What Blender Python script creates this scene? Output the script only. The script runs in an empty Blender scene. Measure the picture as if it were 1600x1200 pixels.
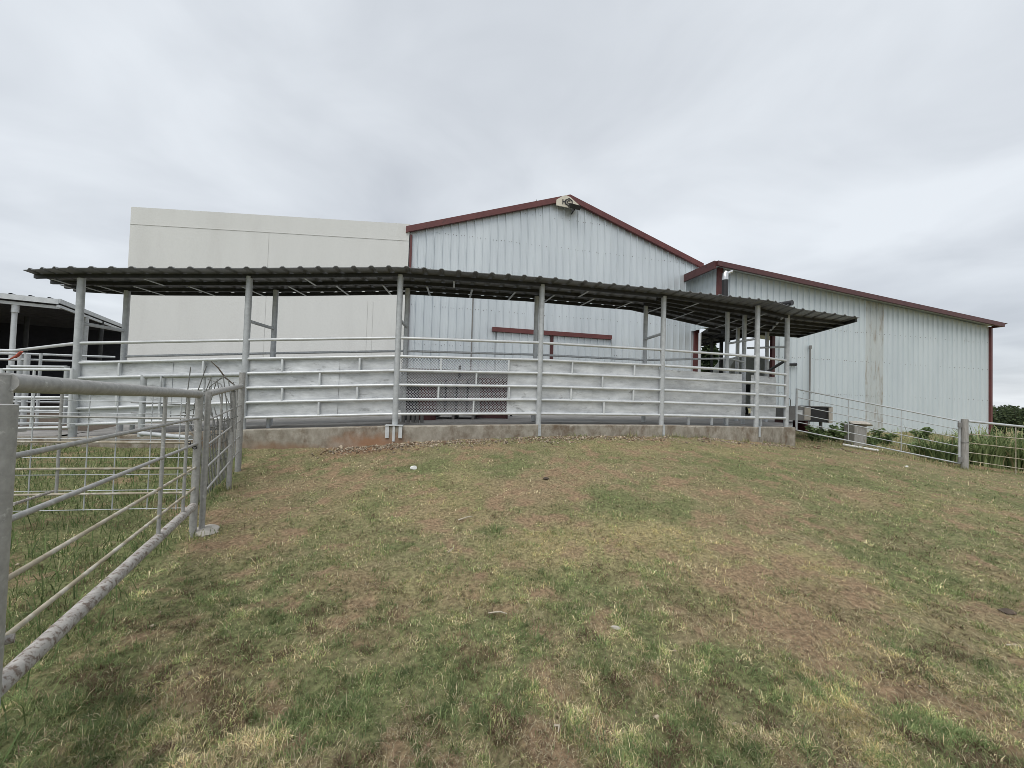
import bpy, math, random
import numpy as np
from mathutils import Vector, Matrix
random.seed(7); RNG = np.random.default_rng(11)
S = bpy.context.scene; COL = S.collection
R = math.radians
# ------------------------------------------------------------------ camera
FPX, PITCH, ROLL = 600.0, R(1.4), R(1.8)
fw = Vector((0, math.cos(PITCH), math.sin(PITCH)))
rt = Vector((1, 0, 0)); up = rt.cross(fw)
rt2 = rt*math.cos(ROLL) + up*math.sin(ROLL); up2 = up*math.cos(ROLL) - rt*math.sin(ROLL)
def ray(x, y): return rt2*((x-800)/FPX) + up2*((600-y)/FPX) + fw
def P(x, y, D):
    d = ray(x, y); return d*(D/d.y)
cd = bpy.data.cameras.new('camera'); cam = bpy.data.objects.new('camera', cd); COL.objects.link(cam)
cd.sensor_width = 36; cd.lens = FPX/1600*36; cd.clip_start = .05; cd.clip_end = 3000
M = Matrix((rt2, up2, -fw)).transposed().to_4x4(); cam.matrix_world = M; S.camera = cam
# ------------------------------------------------------------------ materials
def nodes(name):
    m = bpy.data.materials.new(name); m.use_nodes = True
    return m, m.node_tree.nodes, m.node_tree.links, m.node_tree.nodes['Principled BSDF']
def mat(name, c1, c2=None, rough=.6, metal=0., scale=6., detail=6., bump=0., bscale=None, stretch=(1,1,1),
        stain=None, sscale=2., slo=.55, shi=.7, spec=None, bdist=.01, world=False):
    m, n, l, b = nodes(name)
    b.inputs['Roughness'].default_value = rough; b.inputs['Metallic'].default_value = metal
    if spec is not None: b.inputs['Specular IOR Level'].default_value = spec
    tc = n.new('ShaderNodeTexCoord'); mp = n.new('ShaderNodeMapping'); mp.inputs['Scale'].default_value = stretch
    l.new(tc.outputs['Object'], mp.inputs['Vector'])
    if world:
        ge = n.new('ShaderNodeNewGeometry'); l.new(ge.outputs['Position'], mp.inputs['Vector'])
    nz = n.new('ShaderNodeTexNoise'); nz.inputs['Scale'].default_value = scale; nz.inputs['Detail'].default_value = detail
    nz.inputs['Roughness'].default_value = .62
    l.new(mp.outputs[0], nz.inputs['Vector'])
    cr = n.new('ShaderNodeValToRGB'); cr.color_ramp.elements[0].position = .3; cr.color_ramp.elements[1].position = .7
    cr.color_ramp.elements[0].color = (*c1, 1); cr.color_ramp.elements[1].color = (*(c2 or c1), 1)
    l.new(nz.outputs['Fac'], cr.inputs['Fac']); out = cr.outputs['Color']
    if stain:
        n2 = n.new('ShaderNodeTexNoise'); n2.inputs['Scale'].default_value = sscale; n2.inputs['Detail'].default_value = 8
        n2.inputs['Roughness'].default_value = .68
        l.new(mp.outputs[0], n2.inputs['Vector'])
        mr = n.new('ShaderNodeMapRange'); mr.inputs['From Min'].default_value = slo; mr.inputs['From Max'].default_value = shi
        l.new(n2.outputs['Fac'], mr.inputs['Value'])
        mx = n.new('ShaderNodeMix'); mx.data_type = 'RGBA'; l.new(mr.outputs[0], mx.inputs['Factor'])
        l.new(out, mx.inputs['A']); mx.inputs['B'].default_value = (*stain, 1); out = mx.outputs['Result']
    l.new(out, b.inputs['Base Color'])
    if bump:
        n3 = n.new('ShaderNodeTexNoise'); n3.inputs['Scale'].default_value = bscale or scale*2; n3.inputs['Detail'].default_value = 4
        l.new(mp.outputs[0], n3.inputs['Vector'])
        bp = n.new('ShaderNodeBump'); bp.inputs['Strength'].default_value = bump; bp.inputs['Distance'].default_value = bdist
        l.new(n3.outputs['Fac'], bp.inputs['Height']); l.new(bp.outputs[0], b.inputs['Normal'])
    return m
def attr_mat(name, transl=.25, rough=.75):
    m, n, l, b = nodes(name)
    a = n.new('ShaderNodeAttribute'); a.attribute_name = 'Col'
    l.new(a.outputs['Color'], b.inputs['Base Color']); b.inputs['Roughness'].default_value = rough
    b.inputs['Specular IOR Level'].default_value = .25
    t = n.new('ShaderNodeBsdfTranslucent'); l.new(a.outputs['Color'], t.inputs['Color'])
    mx = n.new('ShaderNodeMixShader'); mx.inputs[0].default_value = transl
    l.new(b.outputs[0], mx.inputs[1]); l.new(t.outputs[0], mx.inputs[2])
    l.new(mx.outputs[0], n['Material Output'].inputs['Surface'])
    return m
MT = dict(
 silver=mat('silver_paint', (.40,.42,.43), (.56,.58,.59), rough=.5, metal=.25, scale=9, bump=.25, bscale=60, bdist=.003, stain=(.28,.25,.21), sscale=7, slo=.62, shi=.8),
 rail=mat('rail_paint', (.55,.57,.58), (.72,.74,.75), rough=.45, metal=.25, scale=5, bump=.15, bscale=40, bdist=.002, stain=(.33,.31,.28), sscale=5, slo=.64, shi=.8),
 near=mat('near_pipe_paint', (.27,.268,.255), (.41,.405,.39), rough=.55, metal=.2, scale=30, detail=8, bump=.5, bscale=120, bdist=.0015, stain=(.62,.62,.6), sscale=26, slo=.60, shi=.72),
 rusty=mat('rusty_pipe', (.30,.28,.255), (.50,.48,.45), rough=.85, metal=.05, scale=24, detail=10, bump=.7, bscale=70, bdist=.002, stain=(.17,.13,.105), sscale=34, slo=.49, shi=.60),
 rod=mat('rusty_rod', (.24,.20,.13), (.42,.38,.30), rough=.8, scale=8, stain=(.5,.48,.42), sscale=6, slo=.5, shi=.62),
 wire=mat('grey_wire', (.13,.13,.12), (.26,.26,.25), rough=.6, metal=.3, scale=10),
 sheet=mat('galv_sheet', (.40,.415,.43), (.76,.78,.79), rough=.5, metal=.2, scale=1.7, detail=12, stretch=(1,1,2.6), bump=.6, bscale=1.6, bdist=.04, stain=(.27,.275,.28), sscale=2.9, slo=.585, shi=.72, world=True),
 barn=mat('galvalume', (.565,.61,.635), (.67,.715,.735), rough=.42, metal=.35, scale=1.1, stretch=(1,1,.25), bump=.35, bscale=2.2, bdist=.02, stain=(.40,.44,.46), sscale=3.5, slo=.68, shi=.85, world=True),
 barn2=mat('pale_galvalume', (.56,.62,.645), (.64,.695,.715), rough=.5, metal=.2, scale=1.1, stretch=(1,1,.25), bump=.25, bscale=2.2, bdist=.015, stain=(.44,.46,.44), sscale=4, slo=.64, shi=.8, world=True),
 stained=mat('weathered_panel', (.47,.51,.51), (.56,.59,.585), rough=.7, metal=.1, scale=3, stretch=(2,2,.35), stain=(.31,.265,.21), sscale=3.2, slo=.52, shi=.72, world=True),
 maroon=mat('maroon_trim', (.075,.026,.026), (.105,.038,.036), rough=.5, scale=3, stain=(.05,.02,.02), sscale=5),
 red=mat('barn_red_trim', (.105,.028,.027), (.145,.042,.038), rough=.5, scale=3, stain=(.08,.024,.023), sscale=5),
 dkred=mat('dark_red_steel', (.05,.012,.012), (.08,.02,.02), rough=.6),
 white=mat('stucco_panel', (.65,.655,.635), (.68,.685,.665), rough=.9, scale=1.0, stretch=(1.6,1.6,.35), bump=.6, bscale=45, bdist=.012, stain=(.615,.615,.595), sscale=.7, slo=.5, shi=.75),
 whiteb=mat('bright_white', (.72,.72,.69), (.82,.82,.8), rough=.5),
 seam=mat('panel_seam', (.56,.56,.54), (.60,.60,.58), rough=.9),
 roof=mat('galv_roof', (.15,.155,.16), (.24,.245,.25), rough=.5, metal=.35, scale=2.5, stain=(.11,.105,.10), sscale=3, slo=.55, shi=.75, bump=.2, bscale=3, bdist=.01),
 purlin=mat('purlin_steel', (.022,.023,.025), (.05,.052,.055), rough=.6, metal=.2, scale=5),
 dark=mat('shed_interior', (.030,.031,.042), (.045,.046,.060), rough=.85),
 black=mat('black_steel', (.012,.012,.013), (.022,.022,.023), rough=.45),
 chrome=mat('bright_flue', (.6,.6,.6), (.75,.75,.75), rough=.28, metal=.9, bump=.3, bscale=25),
 concrete=mat('old_concrete', (.22,.195,.155), (.40,.37,.315), rough=.95, scale=5, detail=10, bump=.5, bscale=30, bdist=.01, stain=(.15,.11,.075), sscale=2.2, slo=.48, shi=.66, stretch=(1.3,1.3,.9)),
 slab=mat('slab_concrete', (.26,.25,.24), (.34,.33,.315), rough=.95, scale=3, bump=.3, bscale=20, stain=(.16,.15,.135), sscale=1.2, slo=.5, shi=.7),
 wood=mat('weathered_post', (.24,.23,.215), (.38,.37,.35), rough=.9, scale=9, stretch=(5,5,.7), bump=.6, bscale=14, bdist=.01, stain=(.5,.5,.48), sscale=5, slo=.6, shi=.7),
 cab=mat('grey_cabinet', (.16,.155,.15), (.22,.215,.205), rough=.7, scale=4),
 beige=mat('beige_panel', (.34,.31,.265), (.42,.39,.34), rough=.7, scale=4),
 stone=mat('pale_stone', (.34,.31,.26), (.55,.52,.47), rough=.95, scale=8, bump=.8, bscale=20, stain=(.24,.2,.15), sscale=5),
 soil=mat('dung_and_shade', (.06,.046,.034), (.12,.092,.068), rough=1, scale=14, bump=1, bscale=25, bdist=.02),  # dung pats, and painted shade on the ground of the left shed
 bark=mat('bark', (.05,.04,.03), (.10,.08,.06), rough=1, scale=8),
 stick=mat('dry_stick', (.36,.31,.23), (.52,.47,.38), rough=.9, scale=20),
 cream=mat('cream_plate', (.60,.56,.46), (.68,.64,.54), rough=.6),
 ink=mat('dark_lettering', (.03,.03,.035), rough=.6),
 meshgal=mat('mesh_steel', (.30,.305,.31), (.42,.425,.43), rough=.5, metal=.3, scale=4),
 cratedark=mat('dark_crate', (.075,.075,.075), (.11,.11,.11), rough=.8),
 shedline=mat('shed_purlin', (.075,.075,.09), (.10,.10,.115), rough=.8),
 glass=mat('dark_glass', (.01,.012,.014), rough=.1, spec=.6),
 rubber=mat('tyre_rubber', (.015,.015,.015), (.03,.03,.03), rough=.9),
 lens=mat('lamp_lens', (.30,.33,.36), (.36,.39,.42), rough=.15),
 cord=mat('red_strap', (.42,.09,.06), (.50,.13,.09), rough=.8),
)
def dirt_stain(m,c,rx,rz,col):   # soil splash of its own shape on the kerb
    n=m.node_tree.nodes; l=m.node_tree.links; b=n['Principled BSDF']; src=b.inputs['Base Color'].links[0].from_socket
    g=n.new('ShaderNodeNewGeometry'); mp=n.new('ShaderNodeMapping'); mp.vector_type='TEXTURE'; mp.inputs['Location'].default_value=c; mp.inputs['Scale'].default_value=(rx,2.,rz)
    l.new(g.outputs['Position'],mp.inputs['Vector']); ln=n.new('ShaderNodeVectorMath'); ln.operation='LENGTH'; l.new(mp.outputs[0],ln.inputs[0])
    nz=n.new('ShaderNodeTexNoise'); nz.inputs['Scale'].default_value=5; nz.inputs['Detail'].default_value=6; l.new(g.outputs['Position'],nz.inputs['Vector'])
    ad=n.new('ShaderNodeMath'); ad.operation='MULTIPLY_ADD'; l.new(nz.outputs['Fac'],ad.inputs[0]); ad.inputs[1].default_value=1.3; l.new(ln.outputs['Value'],ad.inputs[2])
    mr=n.new('ShaderNodeMapRange'); mr.inputs['From Min'].default_value=1.75; mr.inputs['From Max'].default_value=.9; mr.inputs['To Max'].default_value=.8; l.new(ad.outputs[0],mr.inputs['Value'])
    mx=n.new('ShaderNodeMix'); mx.data_type='RGBA'; l.new(mr.outputs[0],mx.inputs['Factor']); l.new(src,mx.inputs['A']); mx.inputs['B'].default_value=(*col,1); l.new(mx.outputs['Result'],b.inputs['Base Color'])
dirt_stain(MT['concrete'],(-2.9,8.1,-1.12),.9,.24,(.30,.15,.075))
dirt_stain(MT['concrete'],(-4.8,8.0,-1.28),1.3,.14,(.24,.15,.09))
LEAF = attr_mat('leaf_blades', .28); GRASS = attr_mat('grass_blades', .34); PEB = attr_mat('pebbles', 0., .95)
# ------------------------------------------------------------------ mesh builder
class MB:
    def __init__(s): s.v=[]; s.f=[]; s.sm=[]
    def add(s, vs, fs, smooth=False):
        o=len(s.v); s.v += [tuple(v) for v in vs]
        for f in fs: s.f.append([i+o for i in f]); s.sm.append(smooth)
        return s
    def box(s, c, sz, ax=None):
        c=Vector(c); X,Y,Z = ax or (Vector((1,0,0)),Vector((0,1,0)),Vector((0,0,1)))
        vs=[c+X*(i*sz[0]/2)+Y*(j*sz[1]/2)+Z*(k*sz[2]/2) for i in(-1,1) for j in(-1,1) for k in(-1,1)]
        return s.add(vs,[(0,1,3,2),(4,6,7,5),(0,4,5,1),(2,3,7,6),(0,2,6,4),(1,5,7,3)])
    def beam(s, p, q, w, h):   # box bar from p to q, w sideways, h upward
        p=Vector(p); q=Vector(q); X=(q-p); L=X.length; X.normalize()
        Y=Vector((0,0,1)).cross(X)
        if Y.length<1e-4: Y=Vector((0,1,0))
        Y.normalize(); Z=X.cross(Y)
        return s.box((p+q)/2,(L,w,h),(X,Y,Z))
    def tube(s, pts, r, n=10, cap=True):
        pts=[Vector(p) for p in pts]; rs = r if isinstance(r,(list,tuple)) else [r]*len(pts)
        rings=[]; prev=None
        for i,p in enumerate(pts):
            t=(pts[min(i+1,len(pts)-1)]-pts[max(i-1,0)]).normalized()
            a = prev if prev is not None else (Vector((0,0,1)) if abs(t.z)<.9 else Vector((1,0,0)))
            u=(a-t*a.dot(t)).normalized(); w=t.cross(u); prev=u
            rings.append([p+(u*math.cos(2*math.pi*k/n)+w*math.sin(2*math.pi*k/n))*rs[i] for k in range(n)])
        vs=[v for g in rings for v in g]; fs=[]
        for i in range(len(pts)-1):
            for k in range(n):
                a=i*n+k; b=i*n+(k+1)%n; fs.append((a,b,b+n,a+n))
        s.add(vs,fs,True)
        if cap:
            s.add(rings[0],[tuple(reversed(range(n)))]); s.add(rings[-1],[tuple(range(n))])
        return s
    def quad(s,a,b,c,d): return s.add([a,b,c,d],[(0,1,2,3)])
    def prism(s, poly, off):    # polygon (3-D points) thickened by vector off
        n=len(poly); A=[Vector(p) for p in poly]; B=[p+Vector(off) for p in A]
        fs=[tuple(range(n)),tuple(reversed(range(n,2*n)))]+[(i,i+n,(i+1)%n+n,(i+1)%n) for i in range(n)]
        return s.add(A+B,fs)
    def build(s, name, m, parent=None, origin=None):
        me=bpy.data.meshes.new(name); o0=Vector(origin) if origin is not None else Vector((0,0,0))
        if origin is not None: s.v=[tuple(Vector(v)-o0) for v in s.v]
        me.from_pydata(s.v,[],s.f); me.polygons.foreach_set('use_smooth', s.sm); me.materials.append(MT[m] if isinstance(m,str) else m)
        import bmesh
        bm=bmesh.new(); bm.from_mesh(me); bmesh.ops.recalc_face_normals(bm,faces=bm.faces); bm.to_mesh(me); bm.free()
        me.update()
        o=bpy.data.objects.new(name,me); COL.objects.link(o); o.location=o0
        if parent is not None:
            o.parent=parent
            w=Vector((0,0,0)); q=parent
            while q is not None: w+=q.location; q=q.parent
            o.location=o0-w
        return o
def tag(o,label=None,cat=None,group=None,kind=None):
    if label:o['label']=label
    if cat:o['category']=cat
    if group:o['group']=group
    if kind:o['kind']=kind
    return o
def empty(name,loc,label,cat,group=None):
    o=bpy.data.objects.new(name,None); COL.objects.link(o); o.location=Vector(loc); o.empty_display_size=.1
    return tag(o,label,cat,group)
def tube(name,pts,r,m,parent,n=10): return MB().tube(pts,r,n).build(name,m,parent)
def npmesh(name, V, F, C, m, parent=None):   # V (n,3), F (k,3|4) arrays, C (n,3) colours
    me=bpy.data.meshes.new(name); nv,nf,k=len(V),len(F),F.shape[1]
    me.vertices.add(nv); me.vertices.foreach_set('co',V.astype(np.float32).ravel())
    me.loops.add(nf*k); me.loops.foreach_set('vertex_index',F.astype(np.int32).ravel())
    me.polygons.add(nf); me.polygons.foreach_set('loop_start',np.arange(0,nf*k,k,dtype=np.int32)); me.polygons.foreach_set('loop_total',np.full(nf,k,np.int32))
    me.update(calc_edges=True); a=me.color_attributes.new('Col','FLOAT_COLOR','POINT')
    a.data.foreach_set('color',np.c_[C,np.ones(nv)].astype(np.float32).ravel()); me.materials.append(m)
    o=bpy.data.objects.new(name,me); COL.objects.link(o)
    if parent is not None: o.parent=parent
    return o
# ------------------------------------------------------------------ value noise
def vnoise(x,y,seed=0):
    xi=np.floor(x).astype(np.int64); yi=np.floor(y).astype(np.int64); xf=x-xi; yf=y-yi
    def h(a,b):
        n=(a*374761393+b*668265263+seed*1442695041)&0x7fffffff
        n=((n^(n>>13))*1274126177)&0x7fffffff
        return ((n^(n>>16))&0xffff)/65535.
    u=xf*xf*(3-2*xf); v=yf*yf*(3-2*yf)
    return (h(xi,yi)*(1-u)+h(xi+1,yi)*u)*(1-v)+(h(xi,yi+1)*(1-u)+h(xi+1,yi+1)*u)*v
def fbm(x,y,sc,seed=0,o=4):
    s=0;a=.5;t=0
    for k in range(o):
        s=s+a*vnoise(x*sc*2**k,y*sc*2**k,seed+k*17); t+=a; a*=.55
    return s/t
# ------------------------------------------------------------------ the alley posts (needed by the ground)
AD=[7.65,8.03,8.17,8.8,9.55,10.2,10.85]
AB=[P(*p,d) for p,d in zip([(113,683),(378.5,671),(617,665),(841,663),(1033,664),(1181,667),(1228,667)],AD)]
AT=[P(*p,d).z for p,d in zip([(125,432),(388,432),(632,430),(845,445),(1035,463),(1182,478),(1229,489)],AD)]
def nrm(i):     # unit plan normal at post i, away from the camera
    a=AB[max(i-1,0)]; b=AB[min(i+1,6)]; d=(b-a); d.z=0; d.normalize(); return Vector((-d.y,d.x,0))
AN=[nrm(i) for i in range(7)]
_fx=[-16]+[b.x for b in AB]+[12,30]; _fz=[AB[0].z-.12]+[b.z for b in AB]+[-.85,-1.2]
def floor_z(x): return float(np.interp(x,_fx,_fz))
# ------------------------------------------------------------------ ground
CP=np.array([(0,0,-1.60),(0,-6,-1.65),(-1.8,1.45,-1.58),(3,1,-1.62),(6,2,-1.68),(-6,1,-1.58),(-3.2,3.95,-1.55),(-3.95,5.65,-1.53),(-4.55,6.5,-1.45),
 (-10,4,-1.5),(-7.5,6.6,-1.36),(0,3,-1.55),(0,5.5,-1.36),(4,5,-1.47),(8,5,-1.62),(12,6,-1.85),(9,8,-1.47),(13,9,-1.82),(16,8,-2.0),(18,12,-2.1),
 (-9.5,7.35,-1.30),(-5.6,7.9,-1.31),(-4,7.95,-1.26),(-2.4,8.0,-1.12),(-.8,8.25,-1.03),(.6,8.6,-.955),(2,8.9,-.945),(3.7,9.35,-.94),(5,9.7,-.985),(6.4,10.0,-1.07),(8.0,10.65,-1.24),
 (8.7,11.9,-1.22),(10.7,11.5,-1.42),(12.9,11.05,-1.77),(11,13,-1.3),(15,14,-1.6),(12,15.5,-1.15),(18,17,-1.2),(22,18,-1.32),(-14,10,-1.45),(-22,13,-1.45),
 (-20,30,-1.6),(0,30,-1.4),(0,14,-1.3),(24,24,-1.8),(40,30,-2.6),(60,60,-4.),(-60,60,-3.),(0,80,-3.),(90,40,-5.),(-90,30,-3.),(0,-60,-2.5),(-60,-30,-2.5),(60,-30,-3.),
 (300,300,-6.),(-300,300,-6.),(300,-300,-6.),(-300,-300,-6.),(0,400,-6.)])
_r=np.linalg.norm(CP[:,None,:2]-CP[None,:,:2],axis=2); _n=len(CP)
_A=np.zeros((_n+1,_n+1)); _A[:_n,:_n]=_r; _A[:_n,_n]=1; _A[_n,:_n]=1
_w=np.linalg.solve(_A,np.r_[CP[:,2],0])
def gza(x,y):
    x=np.asarray(x,float); y=np.asarray(y,float); s=np.full(x.shape,_w[-1])
    for i in range(_n): s=s+_w[i]*np.sqrt((x-CP[i,0])**2+(y-CP[i,1])**2+.02)
    f=np.exp(-((x**2+y**2)/900.))
    return s+f*(.045*(fbm(x+60,y+60,5.,8,3)-.5)-.022*np.clip((fbm(x+61,y+61,7.,9,2)-.60)*6,0,1)+.05*(fbm(x+50,y+50,.9,3)-.5)+.035*(fbm(x+50,y+50,4.,5,3)-.5))
def gz(x,y): return float(gza(np.array([x]),np.array([y]))[0])
def gp(px,py):    # where the ray through a picture point meets the ground
    d=ray(px,py); t=1.
    lo,hi=.5,60.
    for _ in range(40):
        t=(lo+hi)/2; q=d*t
        if q.z>gz(q.x,q.y): lo=t
        else: hi=t
    return d*t
BL=[]   # natural patches of the lawn: position, radius, kind (g green, d bare, y straw-yellow), strength
for px,py,r,k,s in [(655,729,.5,'g',1),(800,728,.62,'g',1),(1005,792,.7,'g',1),(1130,722,.8,'g',.7),(1300,740,.9,'g',.7),(1500,765,1.1,'g',.6),(772,830,.2,'g',.9),
  (900,900,.3,'g',.6),(760,1000,.35,'g',.7),(540,1120,.3,'g',.8),(1180,1080,.35,'g',.7),(1090,1175,.28,'g',1),(1260,1140,.2,'g',.7),(1400,880,.6,'g',.7),(1420,1000,.4,'g',.6),(620,850,.4,'g',.4),(1530,860,.8,'g',.6),(950,770,.35,'g',.5),
  (600,1000,.3,'g',.5),(430,950,.5,'g',.5),(660,1070,.25,'g',.8),(1500,1180,.25,'g',.6),(200,1050,.3,'g',.6),(1000,1040,.4,'g',.5),
  (560,704,.7,'d',1),(640,700,.5,'d',.9),(470,760,.6,'d',.9),(830,765,.8,'d',1),(910,745,.45,'d',.8),(400,800,.5,'d',.9),(760,697,.6,'d',.8),(1340,775,.6,'d',.7),(1120,772,.6,'d',.7),
  (360,850,.3,'d',.9),(1150,990,.3,'d',.7),(830,1160,.13,'d',1),(940,1130,.14,'d',.9),(1230,1170,.14,'d',1),(280,1095,.22,'d',.9),(390,1160,.25,'d',.9),(1290,1000,.3,'d',.7),(1480,1090,.3,'d',.7),(1010,1060,.16,'d',.7),(700,1000,.12,'d',.9),
  (1350,930,.2,'d',.8),(620,1180,.2,'d',.7),(520,990,.25,'d',.7),(860,1000,.12,'d',.6),(1060,1090,.25,'d',.8),(1530,960,.25,'d',.8),(1580,1150,.25,'d',.8),
  (870,850,.8,'y',1),(1010,835,.6,'y',.8),(1300,1120,.35,'y',.8),(1250,880,.5,'y',.6),(700,800,.7,'y',.6),(1400,1040,.4,'y',.5),(760,940,.4,'y',.4)]:
    q=gp(px,py); BL.append((q.x,q.y,r,k,s))
_ry=lambda x,y: np.interp(y,[0,1.45,3.95,5.65,6.5,8],[-1.2,-1.8,-3.2,-3.95,-4.5,-5.2])   # line of the near fence
def fields(x,y):
    n1=fbm(x+90,y+90,.55,21); n2=fbm(x+90,y+90,2.1,33); n3=fbm(x+90,y+90,7.,41,3)
    st_=lambda v: np.clip((v-.5)*2.6+.5,0,1)
    g=.62+(n1-.5)*.4+(st_(n2)-.5)*.55+(st_(n3)-.5)*.55; d=.06+np.clip((fbm(x+40,y+40,1.3,55)-.59)*3.2,0,.6)+np.clip((fbm(x+40,y+40,4.6,66,4)-.575)*9.,0,.85); yl=np.clip((fbm(x+7,y+7,.8,77)-.45)*1.5,0,1)
    wob=.22*(fbm(x+3,y+3,3.,88)-.5)*2
    for bx,by,r,k,s in BL:
        rr=np.sqrt((x-bx)**2+((y-by))**2)/r
        e=s*np.clip(1.25-rr+wob*1.6,0,1)
        if k=='g': g=g+e*.48; d=d-e*.7; yl=yl-e*.5
        elif k=='d': d=d+e*.68*np.clip(.35+1.6*(n3-.25),.3,1.2); g=g-e*.25
        else: yl=yl+e*.9; g=g-e*.28; d=d-e*.25
    inpen=np.clip((_ry(x,y)-x)/.25,0,1)*np.clip((8.2-y)/.3,0,1)
    g=g+inpen*.45; d=np.clip(d-inpen*.35,0,1); yl=yl-inpen*.5
    rgt=np.clip((x-9.)/1.5,0,1)*np.clip((y-(11.9-.22*(x-9)))/.3,0,1)
    g=g+rgt*.3
    return np.clip(g,0,1),np.clip(d,0,1),np.clip(yl,0,1),inpen
def axis(a,b,st,far):
    l=list(np.arange(a,b,st)); s=st
    while l[-1]<far: s*=1.35; l.append(l[-1]+s)
    s=st
    while l[0]>-far: s*=1.35; l.insert(0,l[0]-s)
    return np.array(l)
gx=axis(-13,17,.055,900); gy=axis(.2,13,.055,900)
X,Y=np.meshgrid(gx,gy); X=X.ravel(); Y=Y.ravel(); Z=gza(X,Y)
g_,d_,y_,ip_=fields(X,Y); nx,ny=len(gx),len(gy)
ii=(np.arange(ny-1)[:,None]*nx+np.arange(nx-1)[None,:]).ravel()
GF=np.c_[ii,ii+1,ii+1+nx,ii+nx]
gm,n,l,b=nodes('pasture_soil')
at=n.new('ShaderNodeAttribute'); at.attribute_name='Col'; tc=n.new('ShaderNodeTexCoord')
na=n.new('ShaderNodeTexNoise'); na.inputs['Scale'].default_value=28; na.inputs['Detail'].default_value=9; na.inputs['Roughness'].default_value=.7
l.new(tc.outputs['Object'],na.inputs['Vector'])
mr=n.new('ShaderNodeMapRange'); mr.inputs['From Min'].default_value=.3; mr.inputs['From Max'].default_value=.7; mr.inputs['To Min'].default_value=.30; mr.inputs['To Max'].default_value=1.6
l.new(na.outputs['Fac'],mr.inputs['Value'])
mx=n.new('ShaderNodeVectorMath'); mx.operation='SCALE'; l.new(at.outputs['Color'],mx.inputs[0]); l.new(mr.outputs[0],mx.inputs['Scale'])
l.new(mx.outputs[0],b.inputs['Base Color']); b.inputs['Roughness'].default_value=1; b.inputs['Specular IOR Level'].default_value=.1
bp=n.new('ShaderNodeBump'); bp.inputs['Strength'].default_value=.9; bp.inputs['Distance'].default_value=.03; l.new(na.outputs['Fac'],bp.inputs['Height']); l.new(bp.outputs[0],b.inputs['Normal'])
GRN=np.array([.18,.19,.09]); DRT=np.array([.30,.215,.135]); YEL=np.array([.39,.325,.165]); BASE=np.array([.28,.235,.14])
gc=BASE+(GRN-BASE)*g_[:,None]; gc=gc+(YEL-gc)*(y_*.6)[:,None]; gc=gc+(DRT-gc)*d_[:,None]
red=np.clip(1-np.hypot(X+3.0,(Y-7.7)*1.6)/1.1,0,1)[:,None]; gc=gc+(np.array([.20,.10,.06])-gc)*red*.7
ground=npmesh('ground',np.c_[X,Y,Z],GF,gc,gm); tag(ground,'patchy trampled pasture of short grass and bare dirt',kind='structure')
ground.data.polygons.foreach_set('use_smooth',np.ones(len(GF),bool))

# ------------------------------------------------------------------ grass blades
def blades(name,x,y,h,w,lean,col,mat_,label,z=None,segs=2):
    n_=len(x); z=gza(x,y) if z is None else z
    az=RNG.uniform(0,2*np.pi,n_); wd=np.stack([np.cos(az),np.sin(az),0*az],1); ld=np.stack([-np.sin(az),np.cos(az),0*az],1)
    tw=RNG.uniform(-.9,.9,n_); ld=ld*np.cos(tw)[:,None]+wd*np.sin(tw)[:,None]
    b0=np.stack([x,y,z-.004],1); up_=np.array([0,0,1.])
    l1=lean*.55; l2=np.minimum(lean*1.35,1.65)
    mid=b0+(ld*np.sin(l1)[:,None]+up_*np.cos(l1)[:,None])*(h*.55)[:,None]
    tip=mid+(ld*np.sin(l2)[:,None]+up_*np.cos(l2)[:,None])*(h*.5)[:,None]
    hw=(wd*(w/2)[:,None])
    V=np.stack([b0-hw,b0+hw,mid+hw*.8,mid-hw*.8,tip],1).reshape(-1,3)
    k=np.arange(n_)*5
    F=np.concatenate([np.stack([k,k+1,k+2],1),np.stack([k,k+2,k+3],1),np.stack([k+3,k+2,k+4],1)])
    C=np.repeat(col,5,0)
    o=npmesh(name,V,F,C,mat_); tag(o,label,kind='stuff'); return o
def scatter(n_,d0,d1,t0,t1,pw=1.):
    u=RNG.uniform(0,1,n_); D=1/(1/d0**pw+(1/d1**pw-1/d0**pw)*u); D=D**(1/pw) if pw!=1 else D
    t=RNG.uniform(t0,t1,n_); return t*D,D
def front_limit(x): return np.interp(x,[-14,-9.5]+[b.x for b in AB]+[8.3,8.5,30],[7.2,7.35]+[b.y-.14 for b in AB]+[10.9,30,30])
def cell(x,y,sz,seed):     # one random value per tuft-sized patch, patch edges warped
    a=np.floor(x/sz+1.2*vnoise(x*14+9,y*14+9,seed)).astype(np.int64); b=np.floor(y/sz+1.2*vnoise(x*14+70,y*14+70,seed+1)).astype(np.int64)
    n=(a*374761393+b*668265263+seed*1442695041)&0x7fffffff; n=((n^(n>>13))*1274126177)&0x7fffffff
    return ((n^(n>>16))&0xffff)/65535.
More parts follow.
